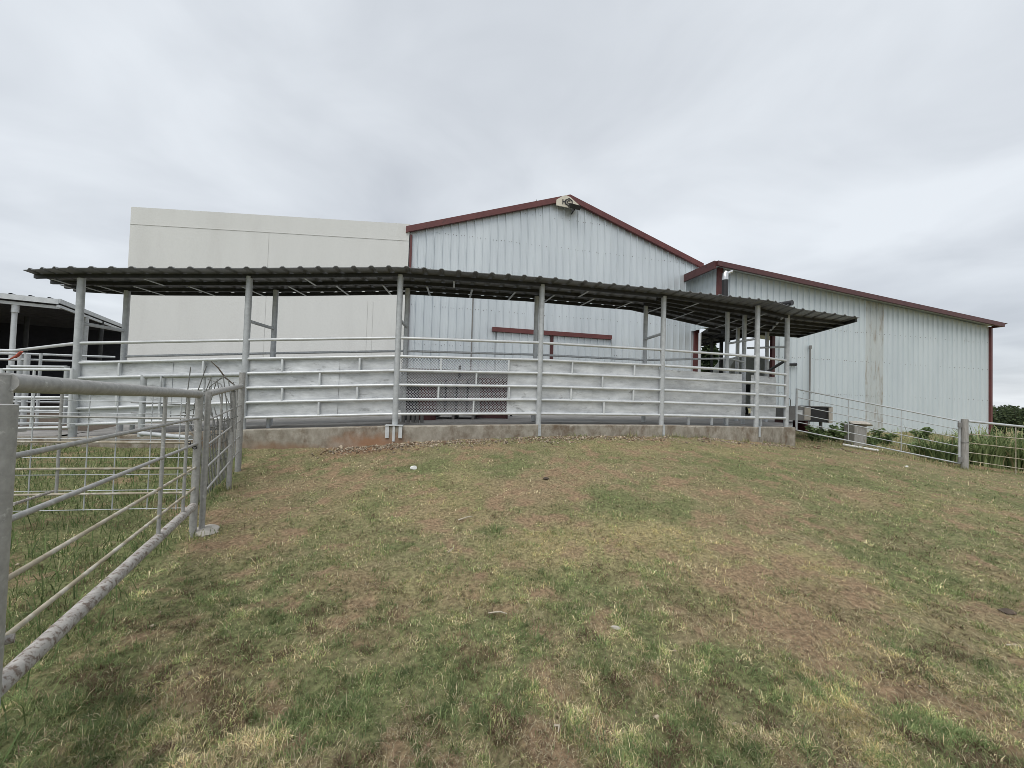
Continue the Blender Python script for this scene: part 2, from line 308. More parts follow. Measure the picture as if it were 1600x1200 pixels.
def pick(n_,g,d,yl,x=None,y=None):
    u=RNG.uniform(0,1,n_); c=np.zeros((n_,3)); v=RNG.uniform(.55,1.35,n_)[:,None]
    if x is not None:
        k_=np.clip((y-1.2)/4.5,.25,1); u=np.where(RNG.uniform(0,1,n_)<.62*k_,cell(x,y,.055,7),u); v=(.62+.62*RNG.uniform(0,1,n_))[:,None]*(1+k_*(.95*cell(x,y,.05,19)**.8-.55))[:,None]
    ga=np.array([.245,.28,.11]); gb=np.array([.41,.42,.20]); gd=np.array([.15,.20,.09]); st=np.array([.60,.53,.345]); br=np.array([.41,.325,.195]); ye=np.array([.46,.385,.19])
    m=RNG.uniform(0,1,n_)[:,None]; gg=np.where(m<.6,ga+(gb-ga)*m/.6,ga+(gd-ga)*(m-.6)/.4)
    gg=gg+(np.array([.13,.185,.08])-gg)*np.clip((g-.72)*3,0,1)[:,None]*.75
    dd=np.where(RNG.uniform(0,1,n_)[:,None]<.55,st,br)
    dd=np.where((RNG.uniform(0,1,n_)<yl)[:,None],ye,dd)
    pg=np.clip(.16+.74*g-.25*d,0,1)
    return np.where((u<pg)[:,None],gg,dd)*v
N=1250000
x,y=scatter(N,1.05,13.5,-1.75,1.75); 
g,d,yl,ip=fields(x,y); cl=np.clip((fbm(x+20,y+20,11.,101,3)-.38)*4.2,0,1); cl2=fbm(x+31,y+31,16.,131,2); keep=(y<front_limit(x))&(RNG.uniform(0,1,N)>d*.93)&((ip<.5)|(RNG.uniform(0,1,N)<.6))&(RNG.uniform(0,1,N)<.16+.84*cl); g=np.clip(g+(cl2-.5)*1.1,0,1)
x,y,g,d,yl,ip,cl=[a[keep] for a in(x,y,g,d,yl,ip,cl)]; n_=len(x)
far=np.clip((y-2)/8,0,1)
h=RNG.gamma(6,.0036,n_)*(.75+.5*cell(x,y,.05,19))*(.62+.35*g+.35*cl+.5*np.clip((fbm(x+45,y+45,3.2,181,2)-.5)*3,0,1))*(1+.25*far); w=RNG.uniform(.0022,.0048,n_)*(1+1.2*far)
lean=np.clip(RNG.normal(1.12-.2*g,.40,n_),.05,1.5)
gcol=pick(n_,g,d,yl,x,y)*1.06*(.60+.56*np.clip((fbm(x+77,y+77,6.5,151,3)-.5)*2.4+.5,0,1)+.26*np.clip((fbm(x+17,y+37,2.6,161,2)-.5)*2.6+.5,0,1))[:,None]*1.17
th=(fbm(x+13,y+57,4.2,171,3)>.61)&(RNG.uniform(0,1,n_)<.6); gcol[th]=np.array([.17,.12,.075])*RNG.uniform(.6,1.3,th.sum())[:,None]; lean[th]=np.clip(lean[th]+.3,0,1.58)
blades('grass',x,y,h,w,lean,gcol,GRASS,'short mixed green and dried pasture grass')
# flat straw litter
N=130000
x,y=scatter(N,1.05,12.5,-1.75,1.75); g,d,yl,ip=fields(x,y); keep=(y<front_limit(x))&(RNG.uniform(0,1,N)<(.42+.6*np.maximum(yl,d)-.35*g*(d<.3)))&(ip<.5)
x,y=x[keep],y[keep]; n_=len(x)
c=np.array([.50,.44,.29])*RNG.uniform(.4,1.15,n_)[:,None]; k=RNG.uniform(0,1,n_)<.35; c[k]=np.array([.32,.23,.155])*RNG.uniform(.5,1.2,k.sum())[:,None]
blades('straw',x,y,RNG.gamma(3,.009,n_),RNG.uniform(.0016,.0036,n_)*(1+.06*y),RNG.uniform(1.35,1.62,n_),c,GRASS,'flattened dry straw and dead stems on the pasture',z=gza(x,y)+.010)
# lusher growth inside the pen at the left
N=52000
x=RNG.uniform(-13,-1.3,N); y=RNG.uniform(.9,7.4,N); g,d,yl,ip=fields(x,y)
keep=(ip>.5)&(RNG.uniform(0,1,N)<np.clip(fbm(x+5,y+5,1.1,91)*1.9-.35,.12,1))&(np.abs(x)<2.2*y)
x,y,g,d,yl=[a[keep] for a in(x,y,g,d,yl)]; n_=len(x)
blades('pen_grass',x,y,RNG.gamma(6,.021,n_),RNG.uniform(.004,.009,n_),np.clip(RNG.normal(.75,.35,n_),.05,1.4),pick(n_,np.clip(g+.35,0,1),d*.3,yl*.3)*np.array([.72,.80,.70]),GRASS,'lush knee high grass inside the left pen')
# taller tufts dotted over the lawn
tx=[];ty=[]
for px,py in [(1090,1175),(1265,1175),(540,1110),(1180,1060),(772,828),(585,1062),(735,1060),(660,1050),(1300,1070),(1450,1060),(905,1145),(690,1120),(1390,1010),(480,1130),(1010,790),(430,960),(1230,930),(840,1000)]:
    q=gp(px,py); m=int(RNG.integers(60,160)); rr=np.abs(RNG.normal(0,.075,m)); aa=RNG.uniform(0,6.28,m); tx.append(q.x+rr*np.cos(aa)); ty.append(q.y+rr*np.sin(aa))
x=np.concatenate(tx); y=np.concatenate(ty); n_=len(x)
blades('grass_tufts',x,y,RNG.gamma(6,.0078,n_),RNG.uniform(.0028,.0055,n_),np.clip(RNG.normal(1.0,.35,n_),.1,1.4),pick(n_,np.ones(n_),np.zeros(n_),np.zeros(n_))*1.15,GRASS,'taller green grass tufts dotted over the pasture')
bx=[];by=[]
for q,m_,sd in [(P(310,790,3.95),150,.09),(P(326,790,4.05),120,.08),(P(359,765,5.65),130,.08),(P(379,735,6.5),130,.09),(P(1507,733,11.1),240,.16),(P(1245,690,11.3),260,.35),(P(1330,700,11.5),200,.5),(P(1430,715,11.2),220,.5)]:
    bx.append(q.x+RNG.normal(0,sd,m_)); by.append(q.y+RNG.normal(0,sd,m_))
t=RNG.uniform(0,1,1500); xx=np.interp(t,[0,.5,1],[1.2,5.,8.2]); bx.append(xx); by.append(front_limit(xx)+.02-np.abs(RNG.normal(0,.05,1500)))
x=np.concatenate(bx); y=np.concatenate(by); k=fbm(x+4,y+4,2.2,211,3)>.44; x,y=x[k],y[k]; n_=len(x)
blades('foot_grass',x,y,RNG.gamma(6,.014,n_),RNG.uniform(.004,.008,n_),np.clip(RNG.normal(.7,.35,n_),.1,1.4),pick(n_,np.full(n_,.7),np.full(n_,.1),np.full(n_,.2)),GRASS,'longer grass left round post feet and kerb')
# rough growth between the right gate and the metal barn
N=15000
x=RNG.uniform(8.6,24,N); y=RNG.uniform(10.4,17.5,N); ylim=12.0-.222*(x-8.9)
keep=(y>ylim+.05)&(y<15.6+.213*(x-8.45)-.15)&(x>9.3+(y-12)*.62)&(RNG.uniform(0,1,N)<np.clip(fbm(x+5,y+5,.8,97)*2-.45,.08,1))
x,y=x[keep],y[keep]; n_=len(x)
blades('rough_grass',x,y,RNG.gamma(6,.028,n_),RNG.uniform(.008,.018,n_),np.clip(RNG.normal(.8,.35,n_),.05,1.4),pick(n_,np.full(n_,.68),np.full(n_,.1),np.full(n_,.1)),GRASS,'rough weedy grass between right gate and barn wall')
# pebbles along the foot of the kerb
def pebbles(name,x,y,s,label):
    n_=len(x); z=gza(x,y)
    base=np.array([(1,0,0),(-1,0,0),(0,1,0),(0,-1,0),(0,0,.75),(0,0,-.6)],float); fc=np.array([(0,2,4),(2,1,4),(1,3,4),(3,0,4),(2,0,5),(1,2,5),(3,1,5),(0,3,5)])
    jit=RNG.uniform(.6,1.3,(n_,6,1)); an=RNG.uniform(0,6.28,n_); ca,sa=np.cos(an),np.sin(an)
    V=base[None]*jit*s[:,None,None]; V=np.stack([V[...,0]*ca[:,None]-V[...,1]*sa[:,None],(V[...,0]*sa[:,None]+V[...,1]*ca[:,None])*.8,V[...,2]],2)
    V=V+np.stack([x,y,z+s*.3],1)[:,None,:]
    F=(fc[None]+np.arange(n_)[:,None,None]*6).reshape(-1,3)
    c=np.array([.36,.30,.225])*RNG.uniform(.4,1.4,n_)[:,None]; k=RNG.uniform(0,1,n_)<.3; c[k]=np.array([.22,.15,.10])*RNG.uniform(.6,1.3,k.sum())[:,None]
    o=npmesh(name,V.reshape(-1,3),F,np.repeat(c,6,0),PEB); tag(o,label,kind='stuff'); return o
N=7000; t=RNG.uniform(0,1,N); x=np.interp(t,[0,.12,.5,.82,1],[-3.6,-2.6,1.5,6.8,10.2]); off=np.abs(RNG.normal(0,.28,N))
x=x+RNG.normal(0,.15,N); y=np.minimum(front_limit(x),12.)-off-.02
y=np.where(x>8.3,11.1-RNG.uniform(-.2,.9,N),y)
k=(fbm(x+8,y+8,1.4,15)>.40); x,y=x[k],y[k]
pebbles('gravel',x,y,RNG.gamma(3,.0046,len(x)),'pale gravel chips along foot of the concrete kerb')
x,y=scatter(420,1.3,9,-1.5,1.5); k=y<front_limit(x)-.3; x,y=x[k],y[k]
pebbles('clods',x,y,RNG.gamma(2.5,.0028,len(x)),'small stones and clods scattered over the pasture')

# ------------------------------------------------------------------ single stones, dung, sticks
def lump(name,c,r,m,label,cat,flat=.6,seed=0,group=None):
    import bmesh
    bm=bmesh.new(); bmesh.ops.create_icosphere(bm,subdivisions=3,radius=1)
    rr=random.Random(seed)
    off=[(Vector((rr.gauss(0,1),rr.gauss(0,1),rr.gauss(0,1))).normalized(),rr.uniform(.55,.95)) for _ in range(9)]
    for v in bm.verts:
        p=v.co.normalized(); k=1.
        for dn,dd in off:
            q=p.dot(dn)
            if q*k>dd: k=dd/q
        p=p*k; v.co=Vector((p.x*r[0],p.y*r[1],p.z*r[2]*flat))
    me=bpy.data.meshes.new(name); bm.to_mesh(me); bm.free(); me.materials.append(MT[m])
    o=bpy.data.objects.new(name,me); COL.objects.link(o); o.location=(c[0],c[1],gz(c[0],c[1])+r[2]*flat*.45); o.rotation_euler.z=rr.uniform(0,6)
    return tag(o,label,cat,group)
q=gp(646,733); lump('rock',q,(.058,.05,.052),'whiteb','white fist sized rock in the green patch below the kerb','rock',.8,3)
q=gp(322,832); lump('rock',q,(.16,.12,.07),'stone','flat pale footing stone beside the doubled gate post','rock',.7,5)
q=gp(962,982); lump('rock',q,(.034,.018,.016),'stone','small tan stone in the middle of the foreground grass','rock',.7,8)
for i,(px,py,s,lb) in enumerate([(853,748,.10,'dark round dung pat below the third kerb section'),(1572,957,.10,'dark dung pat at the far right of the pasture')]):
    q=gp(px,py); lump('dung_pat',q,(s*.62,s*.5,s*.34),'soil',lb,'dung',.6,20+i,'dung pats on the pasture')
for i,(a,b_,r,lb) in enumerate([((700,866),(709,858),.006,'short curved pale stick in the middle of the pasture'),((763,962),(792,963),.006,'pale forked twig lying in the central foreground'),((716,815),(738,809),.008,'pale stick on the dry slope below the kerb'),((866,1140),(872,1150),.006,'tiny white twig near the bottom centre'),((1572,1012),(1600,1017),.006,'straight pale stem at the far right edge')]):
    p=gp(*a); q=gp(*b_); m=(p+q)/2; z=Vector((0,0,.018)); m+=Vector((.015,.01,.008))
    tag(MB().tube([p+z,m+z,q+z],[r,r*.9,r*.5],6).build('stick','stick'),lb,'stick','sticks on the pasture')

# ------------------------------------------------------------------ concrete kerb and floor
kp=[AB[0]+Vector((-4.2,-.35,-.05))]+[AB[i]-AN[i]*.10 for i in range(7)]
e=P(1243,668,10.75); e.z=AB[6].z; kp.append(e); kp.append(Vector((e.x+.32,e.y+1.35,e.z-.02)))
def kerb_mb():
    kr=random.Random(5); m=MB(); n_=len(kp); w=.22
    F=[];B=[]
    for i,p in enumerate(kp):
        a=kp[max(i-1,0)]; c=kp[min(i+1,n_-1)]; d=(c-a); d.z=0; d.normalize(); nn=Vector((-d.y,d.x,0)); F.append(p.copy()); B.append(p+nn*w)
    dn=Vector((0,0,-.75))
    for i in range(n_-1):
        k=30; ch=[kr.uniform(0,.006)+(kr.uniform(.01,.03) if kr.random()<.07 else 0) for _ in range(k+1)]
        for j in range(k):
            s0,s1=j/k,(j+1)/k
            f0,f1=F[i].lerp(F[i+1],s0),F[i].lerp(F[i+1],s1); b0,b1=B[i].lerp(B[i+1],s0),B[i].lerp(B[i+1],s1)
            nn=(b0-f0).normalized(); n0=nn*(.014+ch[j]); n1_=nn*(.014+ch[j+1]); c0=Vector((0,0,-.012-ch[j])); c1_=Vector((0,0,-.012-ch[j+1]))
            m.quad(f0+n0,f1+n1_,b1,b0); m.quad(f0+c0,f1+c1_,f1+n1_,f0+n0); m.quad(f0+dn,f1+dn,f1+c1_,f0+c0); m.quad(b0,b1,b1+dn,b0+dn)
    m.quad(F[0],B[0],B[0]+dn,F[0]+dn); m.quad(F[-1],B[-1],B[-1]+dn,F[-1]+dn)
    return m
tag(kerb_mb().build('concrete_kerb','concrete'),'stained low concrete kerb wall carrying the curved cattle alley','kerb')
m=MB(); prev=None
for i,p in enumerate(kp[:-1]):
    if i==0: p=kp[0].lerp(kp[1],.93)
    f=Vector((p.x,p.y+.18,p.z-.006)); bk=Vector((p.x*1.9+ (2 if i>6 else 0),23,p.z-.05))
    row=[f.lerp(bk,s) for s in (0,.1,.3,1)]
    if prev:
        for j in range(3): m.quad(prev[j],row[j],row[j+1],prev[j+1])
    prev=row
tag(m.build('concrete_floor','slab'),'grey concrete floor behind the kerb',kind='structure')

# ------------------------------------------------------------------ covered alley
alley=empty('covered_alley',AB[3],'long curved cattle alley of silver pipe and sheet under a corrugated tin roof','cattle alley')
BW=1.05
BP=[AB[i]+AN[i]*BW for i in range(5)]; BP[3].x+=.17; BP[4].x+=.15
def post(p,zt,r,par,name='post',m='silver'): return MB().tube([p,Vector((p.x,p.y,zt))],r,14).build(name,m,par)
fp=[post(AB[i]-Vector((0,0,.02)),AT[i],.062,alley) for i in range(7)]
for i in range(5): post(BP[i],AT[i]-.01,.058,alley)
xtra=[(1137,484,10.95,.058),(1163.5,493,11.5,.058),(1153,510,13.1,.058),(1199,512,13.3,.06)]
for px,py,D,r in xtra:
    q=P(px,py,D); post(Vector((q.x,q.y,floor_z(q.x)-.02)),q.z+.05,r,alley)
for i in (0,1,2,4):     # sway braces from front to back post
    a=AB[i].copy(); b_=BP[i].copy(); a.z=AB[i].z+2.28; b_.z=a.z
    tube('brace',[a,b_],.036,'silver',alley)
q=P(1167,544,11.5); q2=P(1226,542,10.9); tube('brace',[q,q2],.03,'silver',alley)
tube('brace',[P(1137,537,10.95),P(1178,530,10.3)],.03,'silver',alley)
tube('brace',[P(1226,492,10.87),P(1204,516,13)],.035,'silver',alley)
tube('brace',[P(1226,564,10.9),P(1200,580,12.4)],.04,'purlin',alley)
# base plates on the kerb face
def plate(i,w,h,dx=0):
    d=Vector((AN[i].y,-AN[i].x,0)); c=AB[i]-AN[i]*.112+d*dx+Vector((0,0,-h/2+.02))
    return MB().box(c,(w,.014,h),(d,AN[i],Vector((0,0,1))))
mm=plate(2,.05,.34,0)
for dx in(-.135,.135):
    mm.v+=[] ; o=plate(2,.075,.27,dx); mm.add(o.v,o.f)
mm.box(AB[2]-AN[2]*.06+Vector((0,0,.012)),(.36,.15,.018),(Vector((AN[2].y,-AN[2].x,0)),AN[2],Vector((0,0,1))))
mm.build('base_plate','rail',fp[2])
for i in(3,4,5):
    plate(i,.06,.27).build('base_plate','silver',fp[i])
# guard rails
def rail_pts(i,j,h,off=0.,row=AB):
    a=row[i].copy(); b_=row[j].copy(); a.z+=h; b_.z+=h; return [a-AN[i]*off,b_-AN[j]*off]
for i in range(6): tube('guard_rail',rail_pts(i,i+1,1.87),.032,'rail',alley)
for i in range(4): tube('guard_rail',rail_pts(i,i+1,1.70,0,BP),.028,'silver',alley)
q=P(1137,560,10.95); tube('guard_rail',[BP[4]+Vector((0,0,1.70)),q],.028,'silver',alley)
tube('guard_rail',[q,P(1163.5,566,11.5)],.028,'silver',alley)
tube('guard_rail',[AB[0]+Vector((0,0,1.87)),P(21,548,8.9)],.034,'rail',alley); tube('guard_rail',[P(21,548,8.9),P(-90,545,9.6)],.034,'rail',alley)
# fence bays
RH=[1.475,1.17,.865,.56,.245]
def sheet_mb(i,j,f0,f1,h0,h1,off,nx=26,nz=5,amp=.008,seed=0):
    m=MB(); rr=random.Random(seed); vs=[]
    for a in range(nx+1):
        f=f0+(f1-f0)*a/nx; p=AB[i].lerp(AB[j],f)+(AN[i].lerp(AN[j],f))*off
        for k in range(nz+1):
            hh=h0+(h1-h0)*k/nz; vs.append(p+AN[i]*(amp*rr.uniform(-1,1))+Vector((0,0,hh+(rr.uniform(-.004,.004) if k in(0,nz) else 0))))
    fs=[(a*(nz+1)+k,(a+1)*(nz+1)+k,(a+1)*(nz+1)+k+1,a*(nz+1)+k+1) for a in range(nx) for k in range(nz)]
    return m.add(vs,fs,True)
def rails_for(i,j,par,r=.030,off=.0,m='rail'):
    for h in RH: tube('rail',rail_pts(i,j,h,off),r,m,par)
def spacers(i,j,par,fr=((.25,.75),(.5,),(.25,.75),(.5,))):
    for k,fs in enumerate(fr):
        for f in fs:
            p=AB[i].lerp(AB[j],f+random.uniform(-.01,.01)); MB().box(p+Vector((0,0,(RH[k]+RH[k+1])/2)),(.036,.045,RH[k]-RH[k+1]-.05)).build('spacer','rail',par)
for i,cut in ((0,.55),(1,.61),(3,.42)):
    sh=sheet_mb(i,i+1,.015,cut,.255,1.46,.040,seed=i).build('fence_sheet','sheet',alley)
    rails_for(i,i+1,sh); spacers(i,i+1,sh)
    sh2=sheet_mb(i,i+1,cut-.02,.985,.225,1.46,.052,seed=i+9).build('fence_sheet','sheet',alley)
# bay with expanded metal
sh=sheet_mb(2,3,.765,.985,.215,1.46,.040,8,seed=33).build('fence_sheet','sheet',alley)
rails_for(2,3,sh); spacers(2,3,sh,((.29,.77),(.53,),(.29,.77),(.53,)))
m=MB(); f0,f1,h0,h1=.022,.765,.25,1.47; L=(AB[3]-AB[2]).length*(f1-f0); cw=.060; ch=.029; nx_=int(L/cw)*2; nzr=int((h1-h0)/ch)
for rrow in range(nzr):
    vs=[]
    for a in range(nx_+1):
        f=f0+(f1-f0)*a/nx_; p=AB[2].lerp(AB[3],f)+AN[2]*.038
        zc_=h0+(rrow+.5)*ch+(ch*.5 if (a%2==(rrow%2)) else -ch*.5)
        vs+= [p+Vector((0,0,zc_-.0065)),p+AN[2]*.006+Vector((0,0,zc_+.0065))]
    m.add(vs,[(2*a,2*a+2,2*a+3,2*a+1) for a in range(nx_)])
m.build('expanded_mesh','meshgal',alley)
for i in (4,5):
    sh=sheet_mb(i,i+1,.03 if i==4 else .10,.93 if i==4 else .98,.20,1.40,.26,seed=50+i).build('fence_sheet','sheet',alley); rails_for(i,i+1,sh,.036,.0)
# inner row of sheets and their posts' low rail
for i in (0,1,3):
    m=MB(); a,b_=BP[i],BP[i+1]; u=Vector((0,0,1))
    m.quad(a+u*.28,b_+u*.28,b_+u*1.22,a+u*1.22)
    m.build('inner_sheet','sheet',alley)
# stub legs seen in the gap beneath the sheets
for i,f in((0,.27),(0,.62),(1,.12),(4,.35),(4,.60),(4,.77),(5,.45)):
    p=AB[i].lerp(AB[i+1],f)+AN[i]*.28; MB().tube([p,p+Vector((0,0,.27))],.04,10).build('stub_leg','silver',alley)
# roof
OV=.42
FE=[AB[i]-AN[i]*OV for i in range(6)]; 
for i in range(6): FE[i].z=AT[i]+.045
tipL=P(36,421.5,7.25); tip=P(1343,496,11.0); F6=P(1246,482,10.0)
BK=[AB[i]+AN[i]*(1.6 if i else 1.45) for i in range(5)]
for i in range(5): BK[i].z=AT[i]+.07
bL=P(117,450,8.95); 
fe=[tipL]+FE+[F6,tip]; bk=[bL]+BK+[Vector((6.7,13.4,AT[5]+.08)),Vector((8.8,14.0,2.5)),Vector((10.6,14.3,tip.z))]
def corr(a,b_,c,d,sp,hgt,name,par,m='roof',n_=None,endlap=.0):
    """corrugated sheet: front edge a-b, back edge d-c, ribs running a->d"""
    L=((b_-a).length+(c-d).length)/2; k=n_ or max(1,round(L/sp)); mb=MB(); prof=[]
    w=.5*.075/(L/k); 
    for i in range(k):
        for o,hh in((0,0),(.5-w*1.6,0),(.5-w*.6,hgt),(.5+w*.6,hgt),(.5+w*1.6,0)): prof.append(((i+o)/k,hh))
    prof.append((1,0)); V=[]; th=-.012
    for t,hh in prof:
        f=a.lerp(b_,t); q=d.lerp(c,t); z=Vector((0,0,hh)); jit=Vector((0,0,0))
        V+=[f+z,f.lerp(q,.5)+z,q+z,f+z+Vector((0,0,th)),q+z+Vector((0,0,th))]
    fs=[]
    for i in range(len(prof)-1):
        p=i*5; s=p+5
        fs+=[(p,s,s+1,p+1),(p+1,s+1,s+2,p+2),(p,p+3,s+3,s),(p+2,s+2,s+4,p+4),(p+3,p+4,s+4,s+3)]
    mb.add(V,fs); return mb.build(name,m,par)
for i in range(len(fe)-1):
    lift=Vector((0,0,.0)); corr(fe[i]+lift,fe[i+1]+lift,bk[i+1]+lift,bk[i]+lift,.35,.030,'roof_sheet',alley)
# purlins and rafters
def inset(i,s):
    p=fe[i].lerp(bk[i],s); p.z-=.052; return p
for s in (.20,.50,.78,.985):
    for i in range(len(fe)-1):
        if i>=5 and s==.985: continue
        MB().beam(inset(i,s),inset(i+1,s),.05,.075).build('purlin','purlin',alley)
MB().beam(inset(8,.04),inset(8,.98),.05,.10).build('purlin','purlin',alley)
for i in range(5,8):
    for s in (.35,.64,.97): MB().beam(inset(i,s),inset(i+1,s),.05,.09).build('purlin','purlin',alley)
for i in range(len(fe)-2):
    for f,s0,s1 in ((.16,.52,.96),(.50,.52,.96),(.84,.52,.96),(.36,.22,.50)):
        q0=fe[i].lerp(fe[i+1],f); q1=bk[i].lerp(bk[i+1],f); a=q0.lerp(q1,s0); b_=q0.lerp(q1,s1); a.z-=.10; b_.z-=.10
        MB().beam(a,b_,.045,.012).build('rafter','silver',alley)
# black pipe lying on the roof at the right end, stove flue
a=P(1238,473,10.6); tag(MB().tube([a,a+Vector((-.6,1.3,.03))],.075,16).build('roof_pipe','black'),'black pipe lying on the right end of the alley roof','pipe')

# ------------------------------------------------------------------ ribbed walls
def ribwall(A,B,zb,zt,out,name,m,par,sp=.305,hgt=.048,openings=None):
    """vertical ribbed cladding from plan point A to B; zb, zt are functions of distance s"""
    A=Vector((A[0],A[1],0)); B=Vector((B[0],B[1],0)); d=B-A; L=d.length; d.normalize(); o=Vector((out[0],out[1],0)).normalized()
    k=max(1,int(round(L/sp))); pr=[]
    for i in range(k):
        s=i*L/k; q=L/k
        for a,h in((.0,0),(.30,0),(.31,.004),(.36,.004),(.37,0),(.63,0),(.64,.004),(.69,.004),(.70,0),(.84,0),(.89,hgt),(.95,hgt)):
            pr.append((s+a*q-.0*q,h))
    pr.append((L,0))
    mb=MB(); V=[]
    for s,h in pr:
        p=A+d*s+o*h; V+=[p+Vector((0,0,zb(s))),p+Vector((0,0,zt(s)))]
    mb.add(V,[(2*i,2*i+2,2*i+3,2*i+1) for i in range(len(pr)-1)])
    return mb.build(name,m,par)
def screws(A,B,rows,out,par,zt,sp=.305,zb=-9):
    A=Vector((A[0],A[1],0)); B=Vector((B[0],B[1],0)); d=B-A; L=d.length; d.normalize(); o=Vector((out[0],out[1],0)).normalized(); mb=MB()
    k=int(L/sp)
    for r in rows:
        for i in range(k):
            for f in(.15,.5):
                s=(i+f)*L/k; z=r+random.uniform(-.02,.02)
                if z<zt(s)-.25 and random.random()<.8:
                    p=A+d*s+o*.008+Vector((0,0,z)); mb.box(p,(.020,.012,.020),(d,o,Vector((0,0,1))))
    ob=mb.build('screws','cab',par); ob['kind']='stuff'; return ob
# ------------------------------------------------------------------ main barn
mA=P(641,357,14.2); mB=P(1091,415,17.05); dv=Vector((mB.x-mA.x,mB.y-mA.y,0)); ML=dv.length; dv.normalize(); mo=Vector((dv.y,-dv.x,0)); bkv=-mo
zl=mA.z-.03; zr=mB.z-.03; ze=(zl+zr)/2; rise=P(880,312,15.7).z-ze
barn=empty('metal_barn',(mA.x,mA.y,floor_z(-3)),'tall gabled barn of pale galvanised ribbed metal with red trim','barn')
zt=lambda s: ze+rise*(1-abs(2*s/ML-1))
ribwall(mA,mB,lambda s:-1.2,zt,mo,'front_wall','barn',barn)
screws(mA,mB,[.3,1.75,3.2,4.6,6.0,7.2],mo,barn,zt)
bA=mA+bkv*20; bB=mB+bkv*20
ribwall(mB,bB,lambda s:-1.2,lambda s:ze,-dv*-1,'side_wall','barn',barn)
ribwall(mA,bA,lambda s:-1.2,lambda s:ze,-dv,'side_wall','barn',barn)
ribwall(bA,bB,lambda s:-1.2,zt,bkv,'rear_wall','barn',barn)
pk=mA+dv*(ML/2); pk.z=ze+rise; eL=Vector((mA.x,mA.y,ze)); eR=Vector((mB.x,mB.y,ze))
u=Vector((0,0,1))
for e_,side in((eL,-1),(eR,1)):
    a=e_+dv*side*.12+mo*.14; a.z-=.04
    MB().prism([a+u*.06,pk+mo*.14+u*.06,pk+bkv*20+u*.06,a+bkv*20.2+u*.06],u*.05).build('roof','barn',barn)
    # rake trim, as deep as the photo's red band
    p0=e_+dv*side*.14+mo*.06; p0.z=ze-.04; p1=pk+mo*.06
    MB().prism([p0+u*.10,p1+u*.10,p1-u*.125,p0-u*.125],mo*.12).build('rake_trim','red',barn)
MB().box((mA+mB*0)+dv*.05+mo*.05+u*((ze-.2-1.2)/2-mA.z),(.08,.09,ze+1.0),(dv,mo,u)).build('corner_trim','red',barn)
MB().box(mB-dv*.06+mo*.05+u*((ze-.2-1.2)/2-mB.z),(.22,.10,ze+1.0),(dv,mo,u)).build('corner_trim','red',barn)
def onm(px,py,off=0.):    # point of the barn front at a picture position
    d=ray(px,py); A=Vector((mA.x,mA.y,0))+mo*off; t=A.dot(mo)/Vector((d.x,d.y,0)).dot(mo); return d*t
# sliding door leaves, track
tl=onm(769,515,.12); trr=onm(955,527,.12); tz=(tl.z+trr.z)/2
def flat(p,z): return Vector((p.x,p.y,z))
MB().beam(flat(tl,tz),flat(trr,tz),.16,.17).build('door_track','red',barn)
dm=onm(861,560,.09)
dl=ribwall(onm(775,560,.07),dm,lambda s:floor_z(2)+.25,lambda s:tz-.09,mo,'sliding_door','barn',barn); 
dr=ribwall(dm,onm(954,560,.07),lambda s:floor_z(2)+.25,lambda s:tz-.09,mo,'sliding_door','barn',barn)
MB().box(flat(dm,(tz-.1+floor_z(2)+.2)/2)+mo*.03,(.12,.06,tz-.1-floor_z(2)-.2),(dv,mo,u)).build('door_edge','dkred',dl)
p=onm(954,560,.09); MB().box(flat(p,(tz-.1+floor_z(2)+.2)/2),(.03,.05,tz-.1-floor_z(2)-.2),(dv,mo,u)).build('door_edge','cab',dr)
MB().beam(flat(onm(752,653,.10),floor_z(2)+.12),flat(onm(1010,653,.10),floor_z(2)+.12),.10,.22).build('sill_trim','dkred',barn)
p=onm(738,500,.05); MB().box(flat(p,1.3),(.045,.05,5.0),(dv,mo,u)).build('lap_strip','cab',barn)
# ridge plate with emblem, flood light
ct=onm(885,314.5,.24)
ridge=empty('ridge_sign',ct,'cream ridge plate with dark letter H and hexagon emblem at the barn peak','sign')
def pl(x,z,o=0.): return ct+dv*x+u*(z+.06)+mo*o
MB().prism([pl(-.42,-.28),pl(-.42,-.05),pl(-.16,.14),pl(.0,.19),pl(.16,.14),pl(.62,-.18),pl(.62,-.33)],mo*-.04).build('plate','cream',ridge)
MB().box(pl(-.155,-.10,.012),(.035,.02,.19),(dv,mo,u)).box(pl(-.055,-.10,.012),(.035,.02,.19),(dv,mo,u)).box(pl(-.105,-.09,.012),(.07,.016,.035),(dv,mo,u)).build('lettering','ink',ridge)
hx=[pl(.11+.155*math.cos(k*math.pi/3+.52),-.09+.155*math.sin(k*math.pi/3+.52),.012) for k in range(7)]
m=MB(); 
for k in range(6): m.beam(hx[k],hx[k+1],.03,.03)
for k in range(7):
    a0=.7+k*.72; 
    if k<6: m.beam(pl(.11+.07*math.cos(a0),-.09+.07*math.sin(a0),.013),pl(.11+.07*math.cos(a0+.72),-.09+.07*math.sin(a0+.72),.013),.025,.025)
m.build('emblem','ink',ridge)
fl=onm(898,323,.42); fo=empty('flood_light',fl,'black flood light mounted under the barn peak','light')
ax=((dv-u*.10).normalized(),(mo*.9-u*.45).normalized(),(u*.9+mo*.45).normalized())
MB().box(fl,(.44,.20,.17),ax).build('housing','black',fo); MB().box(fl-ax[2]*.085,(.36,.15,.012),ax).build('lens','lens',fo)
MB().tube([fl-u*.10,fl-u*.14-mo*.33],.03,8).tube([fl-dv*.08-u*.13,fl-dv*.08-u*.20],.05,8).build('bracket','black',fo)
q=onm(838,330,-1.5); tag(MB().tube([Vector((q.x,q.y,ze+.5)),P(838,312,q.y)],.018,6).build('roof_rod','wire'),'thin rod sticking up behind the left roof slope','rod')

